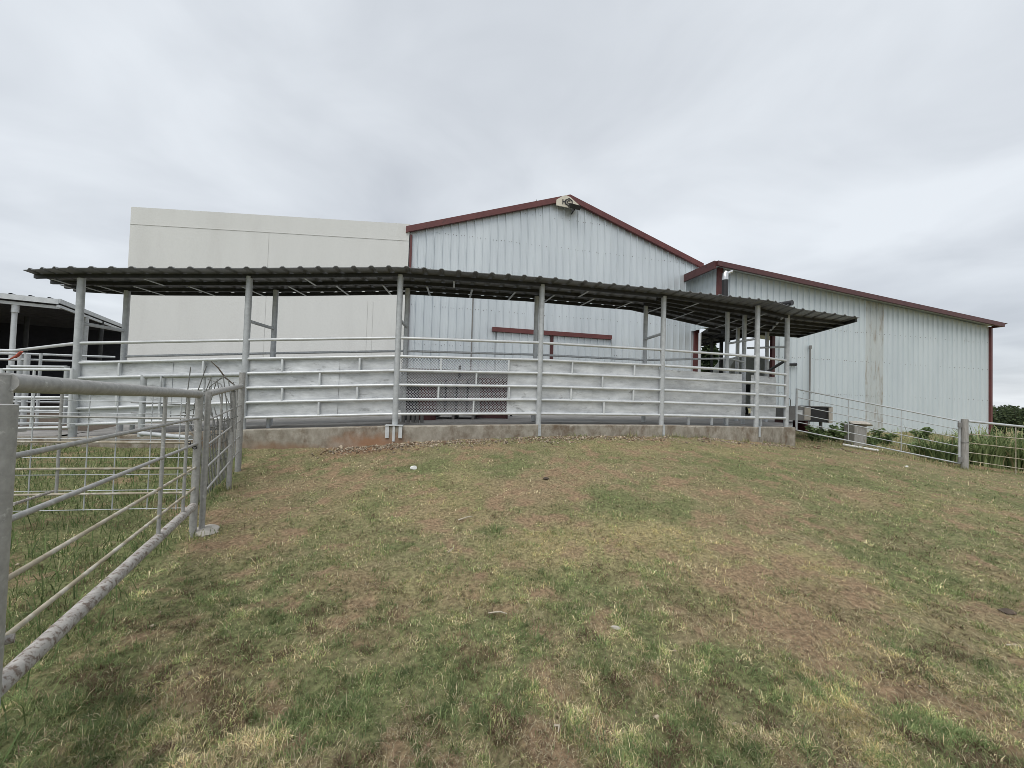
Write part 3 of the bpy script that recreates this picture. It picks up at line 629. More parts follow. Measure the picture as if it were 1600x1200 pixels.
# ------------------------------------------------------------------ white panel building
wl=P(205,323,13.35); wr=P(640,350,14.08); wz=(wl.z+wr.z)/2; wd=Vector((wr.x-wl.x,wr.y-wl.y,0)); WL=wd.length; wd.normalize(); wo=Vector((wd.y,-wd.x,0))
wb=empty('stucco_building',(wl.x,wl.y,-1.2),'plain off white stucco panelled building with flat top','building')
a=Vector((wl.x,wl.y,-1.6)); b_=Vector((wr.x,wr.y,-1.6))
MB().prism([a,b_,Vector((b_.x,b_.y,wr.z)),Vector((a.x,a.y,wl.z))],-wo*9).build('wall','white',wb)
def onw(s,z,o=.004): return Vector((wl.x,wl.y,0))+wd*s+wo*o+u*z
m=MB()
for z in (wz-.62,): m.box(onw(WL/2,z),(WL,.012,.018),(wd,wo,u))
m.build('panel_seam','seam',wb)
m=MB()
for s,z0,z1 in((WL*.485,-.5,wz-.62),(WL*.855,-.5,3.2),(WL*.875,-.5,3.2)): m.box(onw(s,(z0+z1)/2),(.012,.010,z1-z0),(wd,wo,u))
m.build('panel_seam','seam',wb)

# ------------------------------------------------------------------ right barn
th=R(12); rd=Vector((math.cos(th),math.sin(th),0)); ro=Vector((rd.y,-rd.x,0)); rb=-ro
c0=P(1121,420,15.5); C0=Vector((c0.x,c0.y,0))
def onr(px,py,off=0.):
    d=ray(px,py); A=C0+ro*off; t=A.dot(ro)/Vector((d.x,d.y,0)).dot(ro); return d*t
cE=onr(1546,512); RL=(Vector((cE.x,cE.y,0))-C0).length; z0=c0.z+.02; z1=cE.z+.03
zr2=lambda s: z0+(z1-z0)*s/RL
sb=empty('side_barn',(cE.x,cE.y,-1.3),'long pale metal barn at right with dark red roof edge and one weathered panel','barn')
sO=(Vector((onr(1208,560).x,onr(1208,560).y,0))-C0).length; sS0=(Vector((onr(1351,540).x,onr(1351,540).y,0))-C0).length; sS1=(Vector((onr(1379,540).x,onr(1379,540).y,0))-C0).length
zg2=lambda s: -1.0-.30*s/RL
OPZ=3.0
def rw(sa,sb_,zb,name,m): return ribwall(C0+rd*sa,C0+rd*sb_,zb,lambda s:zr2(s+sa),ro,name,m,sb)
rw(0,sO,lambda s:OPZ,'front_wall','barn2'); rw(sO,sS0,lambda s:zg2(s+sO)-.25,'front_wall','barn2')
w_=rw(sS0,sS1,lambda s:zg2(s+sS0)-.25,'weathered_panel','stained'); w_['label']='rust streaked dull wall panel'
rw(sS1,RL,lambda s:zg2(s+sS1)-.25,'front_wall','barn2')
screws(C0+rd*sO,C0+rd*RL,[.4,1.9,3.2],ro,sb,lambda s:zr2(s+sO))
DP=9.
ribwall(C0,C0+rb*DP,lambda s:OPZ,lambda s:z0,-rd,'side_wall','barn2',sb)
ribwall(C0+rd*RL,C0+rd*RL+rb*DP,lambda s:-1.9,lambda s:z1,rd,'side_wall','barn2',sb)
p=[C0+u*(z0+.06),C0+rd*RL+u*(z1+.06),C0+rd*RL+rb*DP+u*(z1+.06),C0+rb*DP+u*(z0+.06)]
k=[ -rd*.35+ro*.35, rd*.20+ro*.35, rd*.20+rb*.3, -rd*.35+rb*.3]
MB().prism([a+b_ for a,b_ in zip(p,k)],u*.05).build('roof','barn2',sb)
a=p[0]-rd*.35+ro*.36; b_=p[1]+rd*.12+ro*.36
MB().prism([a+u*.075,b_+u*.075,b_-u*.115,a-u*.115],ro*.10).build('fascia','maroon',sb)
MB().prism([a+u*.09,a+u*.09+rb*(DP+.3),a-u*.22+rb*(DP+.3),a-u*.22],-rd*.10).build('fascia','maroon',sb)
MB().prism([b_+u*.075+ro*.10,b_+u*.075+rd*.30+ro*.05,b_-u*.02+rd*.10,b_-u*.115+ro*.0],rb*.4).build('eave_tip','maroon',sb)
MB().box(C0+rd*.08+ro*.045+u*((z0+OPZ)/2),(.24,.09,z0-OPZ),(rd,ro,u)).build('corner_trim','red',sb)
MB().box(C0+rd*RL+ro*.04+u*((z1-1.9)/2),(.11,.09,z1+1.9),(rd,ro,u)).build('corner_trim','red',sb)
MB().box(C0+rd*(sO-.08)+ro*.04+u*((OPZ-1.1)/2),(.14,.12,OPZ+1.1),(rd,ro,u)).build('opening_post','dkred',sb)
# header bands running back along the open bay
h0=C0+rd*(sO-.3)+u*2.93
for o,w,hh,mn in((0,.10,.09,'rail'),(.19,.06,.06,'silver')):
    MB().beam(h0+u*o,h0+rb*7+u*o,w,hh).build('header_rail',mn,sb)
for t in (2.6,5.4):
    q=h0+rb*t; MB().box(Vector((q.x,q.y,(2.9-.9)/2)),(.12,.12,3.8)).build('bay_post','purlin',sb)
# open lean-to roof over the passage between the two barns
lt=empty('lean_to',(8.6,15,-.7),'dark open lean-to roof in the passage between the barns','lean-to')
la=Vector((7.1,13.95,2.86)); lb=Vector((11.1,15.2,2.92)); lc=lb+rb*6; ld=la+rb*7
la=Vector((7.5,14.2,2.86)); ld=Vector((8.6,18.5,2.9))
corr(la,lb,lc,ld,.3,.03,'roof_sheet',lt,'roof')
for s in(.05,.3,.55,.8): 
    MB().beam(la.lerp(ld,s)-u*.07,lb.lerp(lc,s)-u*.07,.05,.10).build('purlin','purlin',lt)
for s in(.3,.7): MB().beam(la.lerp(lb,s)-u*.16,ld.lerp(lc,s)-u*.16,.06,.10).build('rafter','purlin',lt)
for px,D in((1112,17.2),(1093,16.2)):
    q=P(px,560,D); MB().tube([Vector((q.x,q.y,floor_z(q.x)-.1)),Vector((q.x,q.y,2.8))],.06,10).build('post','purlin' if px>1100 else 'rail',lt)
# flue on the corner of the right barn
f0=onr(1133,440,.45); fz=P(1133,433,f0.y).z
fl=empty('stove_flue',(f0.x,f0.y,2.6),'black stove flue with bright metal cap beside the red barn corner','flue')
MB().tube([Vector((f0.x,f0.y,2.6)),Vector((f0.x,f0.y,fz-.12))],.115,16).build('pipe','black',fl)
MB().tube([Vector((f0.x,f0.y,fz-.12)),Vector((f0.x,f0.y,fz+.12)),Vector((f0.x+.03,f0.y,fz+.22))],[.12,.12,.08],16).tube([Vector((f0.x,f0.y,fz+.12)),Vector((f0.x+.30,f0.y+.05,fz+.26))],.06,10).build('cap','chrome',fl)
q=onr(1266,541,.10); q2=onr(1266,690,.10)
tag(MB().tube([Vector((q.x,q.y,-1.2)),Vector((q.x,q.y,q.z))],.03,8).tube([Vector((q.x,q.y,q.z-.12)),Vector((q.x,q.y,q.z+.03))],.055,8).build('standpipe','cab'),'thin grey standpipe running up the right barn wall','pipe')
a=onr(1232,569.5,.12); b_=onr(1244,569.5,.12); tag(MB().tube([a,b_],.055,8).tube([b_,b_+u*.02-ro*.1],.065,8).build('wall_bracket','black'),'short black bracket on the right barn wall beside the last alley post','bracket')

# ------------------------------------------------------------------ left open shed
su=Vector((.85,.53,0)).normalized(); sv=Vector((-su.y,su.x,0)); sc=P(98,470,13.2); shed=empty('open_shed',(sc.x,sc.y,-1.2),'dark open cattle shed with pale roof edge at far left','shed')
sA=sc-su*11; sB=sc.copy(); sC=sc+sv*9; sD=sA+sv*9
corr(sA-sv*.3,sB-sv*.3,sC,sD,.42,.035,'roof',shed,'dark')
MB().beam(sA-sv*.28-u*.085,sB-sv*.28-u*.085,.05,.17).build('fascia','rail',shed)
MB().beam(sA-sv*.10-u*.26,sB-sv*.10-u*.26,.08,.10).build('eave_pipe','rail',shed)
MB().beam(sB-sv*.3+su*.02-u*.06,sC+su*.02-u*.06,.05,.15).build('fascia','silver',shed)
MB().beam(sB-sv*.3-u*.24,sC-u*.24,.08,.09).build('eave_pipe','silver',shed)
for k in range(14): MB().beam(sA+sv*(.5+.6*k)-u*.10,sB+sv*(.5+.6*k)-u*.10,.06,.12).build('purlin','shedline',shed)
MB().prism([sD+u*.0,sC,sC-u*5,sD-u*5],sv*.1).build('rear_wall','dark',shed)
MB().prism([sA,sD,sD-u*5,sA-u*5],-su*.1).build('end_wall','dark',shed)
MB().prism([sA-u*(sc.z+1.26)-sv*3.6,sB-u*(sc.z+1.26)-sv*3.2+su*1.2,sC-u*(sc.z+1.26)+su*1.,sD-u*(sc.z+1.26)],-u*.3).build('floor_slab','soil',shed)  # dark floor colour carries the shade inside the shed
for px,D,mm_,r in((22,12.65,'rail',.066),(42,15.5,'purlin',.075),(-70,12.,'rail',.085)):
    q=P(px,500,D); MB().tube([Vector((q.x,q.y,-1.5)),Vector((q.x,q.y,sc.z-.22))],r,12).build('column',mm_,shed)
q=P(24,480,12.62); MB().tube([Vector((q.x,q.y,sc.z-.55)),Vector((q.x,q.y,sc.z-.22))],.088,12).build('column_collar','rail',shed)
q=sB+sv*2.0; MB().tube([q-u*4.2,q-u*.2],.085,12).build('column','silver',shed)
q=sB+sv*3.6; MB().tube([q-u*4.2,q-u*.2],.075,12).build('column','purlin',shed)

# ------------------------------------------------------------------ gates and fences at the left rear
m=MB(); m.quad(Vector((-24,8.5,-1.2)),Vector((-9.0,8.75,-1.17)),Vector((-9.4,14,-1.19)),Vector((-24,15,-1.22)))
tag(m.build('shaded_yard','soil'),'dark yard sheet painted as shade under the left shed',kind='structure')  # near-black sheet, its colour stands in for the shed's deep shade
m=MB(); k0=kp[0]+Vector((0,.1,-.008)); k1=kp[1]+Vector((-.5,.1,-.008)); m.quad(k0+Vector((-6,-.3,0)),k1,k1+Vector((-.2,1.0,.01)),k0+Vector((-6,1.,0)))
tag(m.build('concrete_apron','slab'),'grey concrete apron left of the alley',kind='structure')
def gate(name,tl_,tr_,ys,label,cat,r=.024,stays=(),m='rail',group=None,rend=.03,thick=()):
    """tl_, tr_: top corners; ys: drop of every rail below the top (m) left/right"""
    g=empty(name,tr_ ,label,cat,group)
    for k,(a,b_) in enumerate(ys):
        MB().tube([tl_-u*a,tr_-u*b_],r*(1.6 if k in thick else 1),10).build('rail',m,g)
    MB().tube([tl_+u*.02,tl_-u*ys[-1][0]],rend,10).build('end_upright',m,g); MB().tube([tr_+u*.02,tr_-u*ys[-1][1]],rend,10).build('end_upright',m,g)
    for s in stays:
        a=tl_.lerp(tr_,s); d=ys[-1][0]+(ys[-1][1]-ys[-1][0])*s; MB().tube([a,a-u*d],r*.8,8).build('stay',m,g)
    return g
def drops(n_,tot): return [(tot*k/n_,tot*k/n_) for k in range(n_+1)]
a=P(4,577,7.35); b_=P(113,577.5,7.5); h=P(113,668,7.5).z; dz=b_.z-h
gate('tube_gate',a,b_,[(0,0),(dz*.48,dz*.48),(dz*.65,dz*.65),(dz*.82,dz*.82),(dz,dz)],'nearer white tube gate hung on the leftmost alley post','gate',stays=(.45,),group='tube gates at the left')
a=P(15,572.5,8.3); b_=P(105,573.5,8.4); dz=b_.z-P(105,662,8.4).z
gate('tube_gate',a,b_,[(0,0),(dz*.55,dz*.55),(dz*.78,dz*.78),(dz,dz)],'farther tube gate standing just behind the white one at left','gate',r=.03,group='tube gates at the left',m='silver',rend=.045)
g=empty('holding_pen_fence',P(40,620,9.8),'grey pipe fence inside the shed yard at far left','fence')
for ya,yb,D in((553,558,9.6),(562,566,9.6),(596,600,9.6),(628,630,9.6)): tube('rail',[P(40,ya,D),P(180,yb,D+1.2)],.03,'silver',g); tube('rail',[P(-120,ya-3,D-.2),P(40,ya,D)],.03,'silver',g)
for px,t in((43,553),(64,552),(33,553)): 
    q=P(px,t,9.6); tube('post',[q,Vector((q.x,q.y,-1.3))],.055 if px!=64 else .03,'silver',g)
tag(MB().tube([P(34,549,9.2),P(27,556,9.2),P(14,562,9.2)],[.03,.035,.012],6).build('strap','cord'),'faded red strap tied round the far left shed column','strap')
# pen panel that ends at the corner post
C_=P(377,735,6.5)
g=empty('pen_panel',C_,'grey pipe pen panel running left from the fence corner post','fence')
pl0=P(225,588,6.75); pr0=P(381,585,6.52)
tube('top_rail',[pl0,pr0],.04,'silver',g); tube('post',[pl0+u*.02,Vector((pl0.x,pl0.y,P(222,682,6.75).z))],.045,'silver',g)
tube('low_rail',[P(220,677,6.72),P(298,684,6.6)],.04,'silver',g)
for px in(252,320,330): 
    q=P(px,587,6.65); tube('stay',[q,q-u*.62],.018,'silver',g)
for ya,yb in((629,633),(645,650)): tube('wire',[P(205,ya,6.75),P(308,yb,6.6)],.010,'wire',g)
# bent cattle panel wires
g=empty('cattle_panel',P(335,700,5.7),'bent rusty wire cattle panel leaning inside the fence corner','wire panel')
rr=random.Random(4)
for k in range(24):
    f=k/23; base=Vector((P(322,770,4.9).lerp(P(372,735,6.3),f))); base.x-=.12; base.z=gz(base.x,base.y)+.03
    bend=rr.uniform(-.10,.06)-.10*(1-f); top=1.02+.14*math.sin(f*6)+rr.uniform(-.05,.10)
    MB().tube([base,base+Vector((.0,0,.6)),base+Vector((bend*.3,0,top*.85)),base+Vector((bend-.03,.0,top))],.0068,6).build('vertical_wire','wire',g)
for hh in (.18,.36,.52,.66,.80,.93):
    a=P(322,770,4.9); b_=P(372,735,6.3); pts=[]
    for k in range(7):
        f=k/6; q=a.lerp(b_,f); q.x-=.12; q.z=gz(q.x,q.y)+hh+.03*math.sin(f*9+hh*7); pts.append(q)
    MB().tube(pts,.0055,6).build('horizontal_wire','wire',g)
for a,m_,b_ in(((288,660),(292,620),(298,573)),((300,660),(306,620),(323,571)),((313,660),(318,620),(330,590)),((321,640),(327,605),(346,590)),((330,625),(338,596),(352,588)),((362,640),(345,600),(325,592)),((285,645),(310,637),(325,628)),((350,690),(347,640),(339,592)),((357,680),(354,630),(349,589)),((363,675),(361,630),(357,592)),((369,670),(368,630),(365,597)),((322,690),(345,660),(372,650)),((318,612),(345,606),(368,612))):
    MB().tube([P(*a,5.6),P(*m_,5.6),P(*b_,5.6)],.007,6).build('bent_wire','wire',g)
tag(MB().tube([P(330,565,5.9),P(341,575,5.9),P(352,590,5.9),P(368,603,5.9)],[.006,.011,.012,.009],6).build('dead_branch','bark'),'dark dead branch caught on top of the bent wire panel','branch')

# ------------------------------------------------------------------ near pipe gate and corner fence
N0=P(14,598,1.45); N1=P(312,616,3.95)
NH=[0,.275,.52,.745,.955]; 
g=empty('pipe_gate',Vector((N0.x,N0.y,-1.55)),'big silver pipe gate panel in the left foreground with rusty bottom pipe','gate')
zA=[P(14,y_,1.45).z for y_ in(598,716,818,915,1012,1086)]; zB=[P(310,y_,3.95).z for y_ in(616,653,693,730,762,790)]
def nf(s,k): 
    q=N0.lerp(N1,s); return Vector((q.x,q.y,zA[k]+(zB[k]-zA[k])*s))
MB().tube([nf(-.008,0),nf(.985,0)],.037,20).build('top_pipe','near',g)
for k in(1,2,3,4): MB().tube([nf(.0,k),nf(.99,k)],.0125 if k<3 else .011,12).build('rail','near' if k<3 else 'rod',g)
MB().tube([nf(0,5),nf(.5,5)+Vector((0,0,.004)),nf(.985,5)],.037,18).build('bottom_pipe','rusty',g)
for s in(.63,.86): MB().tube([nf(s,0),nf(s,5)],.013,10).build('stay','near',g)
a=nf(1.0,0); MB().tube([a+Vector((.0,0,.02)),Vector((a.x,a.y,gz(a.x,a.y)-.05))],.032,16).build('end_post','near',g)
a=nf(0,0); 
MB().tube([a+Vector((-.012,-.022,.030)),Vector((a.x-.012,a.y-.022,gz(a.x,a.y)-.1))],.038,18).build('end_post','near',g)
# hinge post next to it
hp=P(-13,640,1.28); g2=empty('hinge_post',Vector((hp.x,hp.y,gz(hp.x,hp.y))),'thick silver gate post at the left edge of the picture','post')
MB().tube([Vector((hp.x,hp.y,gz(hp.x,hp.y)-.1)),Vector((hp.x,hp.y,P(-12,632,1.28).z))],.056,20).build('post','near',g2)
for yy in(1005,): 
    q=P(-8,yy,1.36); MB().tube([q+Vector((-.06,-.06,.0)),q+Vector((.03,.03,.0))],.016,10).tube([q+Vector((.0,.0,-.05)),q+Vector((.0,.0,.05))],.022,10).build('hinge','rusty',g2)
q=P(27,672,1.40); MB().box(q,(.03,.03,.012)).build('latch_tab','near',g2)
# corner fence
g=empty('corner_fence',Vector((C_.x,C_.y,C_.z)),'short silver pipe fence from the gate post back to the roof post','fence')
S0=P(326,612,4.05); S2=P(379,583,6.5); Sm=P(359,611,5.65)
z0f=[P(326,y_,4.05).z for y_ in(615,657,697,733,771)]; z1f=[P(380,y_,6.5).z for y_ in(603,633,657,682,705)]
def cf(s,k):
    q=S0.lerp(S2,s); return Vector((q.x,q.y,z0f[k]+(z1f[k]-z0f[k])*s))
MB().tube([cf(0,0),cf(1,0)],.036,14).build('top_pipe','near',g)
for k in range(1,5): MB().tube([cf(0,k),cf(1,k)],.011,8).build('rail','near',g)
sm=(Sm.y-S0.y)/(S2.y-S0.y)
for s,top,r in((0,.015,.026),(sm,.0,.033),(1,P(379,582,6.5).z-cf(1,0).z,.046)):
    q=cf(s,0); MB().tube([q+u*top,Vector((q.x,q.y,gz(q.x,q.y)-.08))],r,16).build('post','near',g)
for s in(.30,.80): q=cf(s,0); MB().tube([q,cf(s,4)],.012,8).build('stay','near',g)
# chain
cp=P(304,693,3.93); m=MB()
for k in range(6):
    c=cp+Vector((-.035+.018*k,-.045-.006*abs(k-2),.02-.012*k+.008*(k%2))); pts=[]
    for j in range(9):
        a0=j/8*2*math.pi; v=Vector((.022*math.cos(a0),0,.013*math.sin(a0))) if k%2 else Vector((.020*math.cos(a0),.013*math.sin(a0),.004)); pts.append(c+v)
    m.tube(pts,.005,6)
tag(m.build('chain','black'),'dark chain wrapped round the near gate end post','chain')
# cross fence running left from the doubled post
g=empty('cross_fence',P(290,800,4.1),'rail and wire fence crossing the grassy pen behind the foreground gate','fence')
xl,xr=-260,306; DL,DR=3.6,4.12
def cfp(px,py_at290): 
    t=(px-50)/240; D=3.88+.23*t; rel=P(290,py_at290,4.11).z; q=P(px,600,D); return Vector((q.x,q.y,rel))
for yy,r,mm_ in((613,.012,'near'),(654,.011,'near'),(692,.011,'rod'),(732,.012,'rod'),(770,.012,'rod')): MB().tube([cfp(xl,yy),cfp(xr,yy)],r,8).build('rail',mm_,g)
for yy in(629,648,664,687,715,741,765,794): MB().tube([cfp(xl,yy),cfp(60,yy+.8),cfp(xr,yy)],.0045,5).build('wire','silver',g)
for px in(-150,-80,0,55,98,142,186,240,285):
    r=.013 if px==98 else .0055
    MB().tube([cfp(px,612),cfp(px,770 if px==98 else 796)],r,6).build('stay','near' if px==98 else 'silver',g)
for px in(-250,): q=cfp(px,605); MB().tube([q,Vector((q.x,q.y,-1.6))],.04,10).build('post','near',g)
a=P(100,738,3.6); tag(MB().tube([P(20,788,2.7),P(82,768,3.5)],.012,8).build('loose_rod','rusty'),'loose rusty rod leaning in the pen behind the gate','rod')

# ------------------------------------------------------------------ right gate, post and fence
a=P(1245,608,12.0); b_=P(1499,658,11.15); da=a.z-P(1243,672,12.0).z; db=b_.z-P(1498,724,11.15).z
gate('field_gate',a,b_,[(da*k/5,db*k/5) for k in range(6)],'long galvanised tube gate sloping down from the kerb end','gate',r=.013,stays=(.335,.66),m='silver',rend=.03,thick=(0,5))
rp=P(1507,733,11.1); rtop=P(1508,655,11.1).z
wp=empty('fence_post',rp,'stout weathered grey post at the low end of the right gate','post')
MB().tube([Vector((rp.x,rp.y,rp.z-.2)),Vector((rp.x+.005,rp.y,(rp.z+rtop)/2)),Vector((rp.x,rp.y,rtop))],[.080,.076,.073],16).build('pole','wood',wp)
for yy in(691,): q=P(1507,yy,11.1); MB().tube([q+Vector((.081*math.cos(t*.7),.081*math.sin(t*.7),.01*math.sin(t*2))) for t in range(10)],.008,6).build('wire_tie','wire',wp)
for yy in(664,718): q=P(1500,yy,11.08); MB().box(q,(.11,.03,.14)).build('hinge_plate','cab',wp)
g=empty('wire_fence',P(1560,745,10.9),'low pipe and wire fence running off the right edge','fence')
fr=P(1600,667,10.8); dirr=(fr-P(1515,658,11.1)); 
for k,(ya,yb) in enumerate(((658,667),(678,686),(692,702),(707,718),(720,733),(734,748))):
    p=P(1513,ya,11.1); q=P(1600,yb,10.8); MB().tube([p,q,q+(q-p)*2.2],.034 if k==0 else .013,8).build('top_rail' if k==0 else 'wire','silver' if k==0 else 'rod',g)
for px in(1587,1690): 
    f=(px-1513)/87; D=11.1-.3*f; q=P(px,658+9*f,D); tube('stay',[q,q-u*1.35],.012,'rod',g)
q=P(1760,690,10.25); tube('post',[q,q-u*1.5],.09,'wood',g)

# ------------------------------------------------------------------ things beyond the right gate
def crate(px0,px1,py0,py1,D,dep,yaw=R(12)):
    a=P(px0,py1,D); b_=P(px1,py1,D); w=(b_-a).length; h_=(P(px0,py0,D).z-a.z); return (a+b_)/2,w,h_
c,w,h_=crate(1229,1266,635,657,13.0,.7)
cb=empty('metal_cabinet',c,'grey steel cabinet behind the gate next to the kerb end','cabinet')
MB().box(c+Vector((0,.35,h_/2)),(w,.7,h_)).build('body','cab',cb); MB().box(c+Vector((w*.36,-.012,h_*.52)),(w*.26,.02,h_*.9)).build('beige_panel','beige',cb); MB().box(c+Vector((w*.03,-.012,h_*.60)),(w*.24,.02,h_*.30)).build('dial_plate','sheet',cb)
for sx in(-.4,.4): MB().box(c+Vector((w*sx,.35,-.20)),(.08,.6,.40)).build('leg','dkred',cb)
MB().tube([c+Vector((-w*.42,.2,h_)),c+Vector((-w*.42,.2,h_+.24)),c+Vector((-w*.2,.2,h_+.26)),c+Vector((-w*.16,.2,h_+.2)),c+Vector((-w*.16,.2,h_))],.012,8).build('handle','wire',cb)
c,w,h_=crate(1267,1299,636,660,13.1,.7)
hb=empty('heater_box',c,'open black box with pale frame standing behind the gate','box')
MB().box(c+Vector((-.03,.36,h_/2)),(w-.08,.66,h_-.02)).build('body','black',hb)
MB().box(c+Vector((w*.44,.33,h_/2)),(w*.17,.72,h_+.02)).build('side_frame','beige',hb); MB().box(c+Vector((-.03,.33,h_+.012)),(w,.74,.03)).build('lid','cab',hb)
for sx in(-.38,.38): MB().box(c+Vector((w*sx,.35,-.21)),(.07,.07,.40)).build('leg','cab',hb)
q=P(1336,690,12.9); q.z=gz(q.x,q.y); zt_=P(1336,664,12.9).z
st=empty('stump_table',q,'weathered timber block capped with a flat dark stone','stump')
MB().box((q.x,q.y,(q.z+zt_)/2),(.40,.40,zt_-q.z)).build('block','wood',st)
m=lump('slab',(q.x,q.y),(.42,.34,.10),'stone','',None,.9,77); m.location=(q.x+.12,q.y,zt_+.05); m.parent=st; m.location=Vector((.12,0,zt_+.05-q.z))
a=gp(1317,697); b_=gp(1372,707); tag(MB().tube([a+u*.05,b_+u*.06],.035,12).build('plastic_pipe','whiteb'),'white plastic pipe lying on the ground below the gate','pipe')
for px,py,lb in ((1452,733,'small white stone beneath the right gate'),): q=gp(px-35,py-3); lump('rock',q,(.05,.04,.035),'whiteb',lb,'rock',.8,9)

# ------------------------------------------------------------------ plants
def leaf_cloud(pts,size,cols,up_bias=.3):
    n_=len(pts); d=RNG.normal(0,1,(n_,3)); d[:,2]=np.abs(d[:,2])*up_bias; d/=np.linalg.norm(d,axis=1)[:,None]
    s_=np.cross(d,RNG.normal(0,1,(n_,3))); s_/=np.linalg.norm(s_,axis=1)[:,None]
    L=size*RNG.uniform(.6,1.3,n_); Wd=L*.32
    V=np.stack([pts,pts+d*(L*.5)[:,None]+s_*Wd[:,None],pts+d*L[:,None]-np.array([0,0,1])*(L*.2)[:,None],pts+d*(L*.5)[:,None]-s_*Wd[:,None]],1).reshape(-1,3)
    k=np.arange(n_)*4; F=np.stack([k,k+1,k+2,k+3],1); return V,F,np.repeat(cols,4,0)
def weed(base,h,r,nl,label,cols=((.09,.14,.055),(.24,.31,.14)),size=.13,group='leafy weeds along the right barn'):
    e=empty('weed_plant',base,label,'weed',group); P_=[];m=MB()
    ns=max(3,int(r*14))
    for k in range(ns):
        a=RNG.uniform(0,6.28); rr_=r*RNG.uniform(.1,1); tp=Vector((rr_*math.cos(a),rr_*math.sin(a),h*RNG.uniform(.55,1)*(1-.35*rr_/r)))
        m.tube([base,base+tp*.5+Vector((0,0,h*.1)),base+tp],[.008,.006,.003],5)
        for j in range(nl//ns):
            f=RNG.uniform(.15,1); q=tp*f; P_.append((q.x+RNG.normal(0,.035),q.y+RNG.normal(0,.035),q.z+RNG.normal(0,.03)))
    m.build('stems',MT['bark'],e)
    P_=np.array(P_); t=RNG.uniform(0,1,len(P_))[:,None]; c=np.array(cols[0])*(1-t)+np.array(cols[1])*t
    V,F,C=leaf_cloud(P_,np.full(len(P_),size),c); npmesh('foliage',V,F,C,LEAF,e)
    return e
def gpt(px,py,D): q=P(px,py,D); q.z=gz(q.x,q.y)-.02; return q
for px,D,h_,r,nl,lb in((1272,12.7,.62,.42,420,'bushy weed in front of the grey cabinet'),(1300,13.2,.6,.40,420,'bushy weed in front of the open black box'),(1318,13.6,.95,.30,300,'upright weed between the black box and the stump'),
   (1380,14.2,.85,.32,330,'upright leafy weed right of the stump table'),(1362,13.4,.5,.35,300,'low weed tucked behind the stump table'),(1440,15.4,.95,.33,420,'dark conical weed standing alone against the barn wall'),(1424,14.,.4,.3,200,'small low weed left of the conical weed'),
   (1480,13.5,.7,.35,300,'leafy weed half hidden by tall grass near the gate end')):
    weed(gpt(px,700,D),h_,r,nl,lb)
def tall_grass(base,h,n_,rad,label):
    e=empty('tall_grass_clump',base,label,'grass clump','tall grass clumps at the right'); V=[];F=[];C=[]
    for k in range(n_):
        a=RNG.uniform(0,6.28); rr_=rad*math.sqrt(RNG.uniform(0,1)); o=np.array([rr_*math.cos(a),rr_*math.sin(a),0]); hd=a+RNG.normal(0,.7); L=h*RNG.uniform(.5,1.2); w=RNG.uniform(.016,.036); 
        dh=np.array([math.cos(hd),math.sin(hd),0]); sd=np.array([-math.sin(hd),math.cos(hd),0]); bend=RNG.uniform(.25,1.0); b0=len(V); S_=5
        col=np.array([.10,.15,.06])+(np.array([.33,.39,.18])-np.array([.10,.15,.06]))*RNG.uniform(0,1)**1.3
        if RNG.uniform()<.08: col=np.array([.34,.29,.16])
        for j in range(S_+1):
            f=j/S_; p=o+dh*(L*bend*.62*f**1.8)+np.array([0,0,L*(f-.42*bend*f**3)]); ww=w*(1-.85*f**1.5)
            V+= [p-sd*ww,p+sd*ww]; C+=[col,col]
        for j in range(S_): F.append((b0+2*j,b0+2*j+1,b0+2*j+3,b0+2*j+2))
    npmesh('leaf_blades',np.array(V),np.array(F),np.array(C),LEAF,e); return e
for px,D,h_,n_,rad,lb in((1532,12.3,1.25,190,.45,'tall arching grass clump just right of the weathered post'),(1565,12.4,1.15,220,.55,'tall grass clump in the middle of the right edge thicket'),(1600,12.2,1.2,240,.6,'tall grass clump cut by the right picture edge'),(1655,12.3,1.2,200,.6,'tall grass clump beyond the right picture edge'),
   (1545,13.6,1.25,200,.5,'tall grass clump behind, near the barn corner'),(1590,13.8,1.3,220,.6,'tall grass clump farthest back at the right edge'),(1470,12.2,.9,200,.45,'grass clump behind the low end of the gate'),(1492,12.4,.8,120,.3,'small grass clump right behind the gate hinge'),(1445,12.7,.6,130,.35,'low grass clump behind the lower half of the gate')):
    tall_grass(gpt(px,720,D),h_,n_,rad,lb)
# trees
def tree(base,h,r,label,conic=False,n_=3500,size=.30,cols=((.022,.035,.018),(.06,.085,.035)),group=None,name='leafy_tree'):
    e=empty(name,base,label,'tree',group)
    MB().tube([base,base+Vector((.05,0,h*.5)),base+Vector((0,.05,h*.93))],[h*.03,h*.02,h*.006],8).build('trunk','bark',e)
    P_=[]
    while len(P_)<n_:
        if conic:
            f=RNG.uniform(.1,1)**.8; a=RNG.uniform(0,6.28); lay=.75+.25*math.sin(f*34); R_=r*(1-f)*lay*(.8+.3*math.sin(a*3+f*9)); q=R_*RNG.uniform(.35,1)**.5; P_.append((q*math.cos(a),q*math.sin(a),h*f))
        else:
            c=RNG.integers(0,14); rs=np.random.RandomState(int(c)+int(abs(base.x)*10)); cc=np.array([rs.normal(0,r*.42),rs.normal(0,r*.42),h*(.38+.42*rs.rand())]); d=RNG.normal(0,1,3); d/=np.linalg.norm(d); P_.append(cc+d*r*.42*RNG.uniform(.5,1)**.4*np.array([1,1,.8]))
    P_=np.array(P_); t=RNG.uniform(0,1,len(P_))[:,None]; c=np.array(cols[0])*(1-t)+np.array(cols[1])*t
    V,F,C=leaf_cloud(P_,np.full(len(P_),size),c,.8); npmesh('crown',V,F,C,LEAF,e); return e
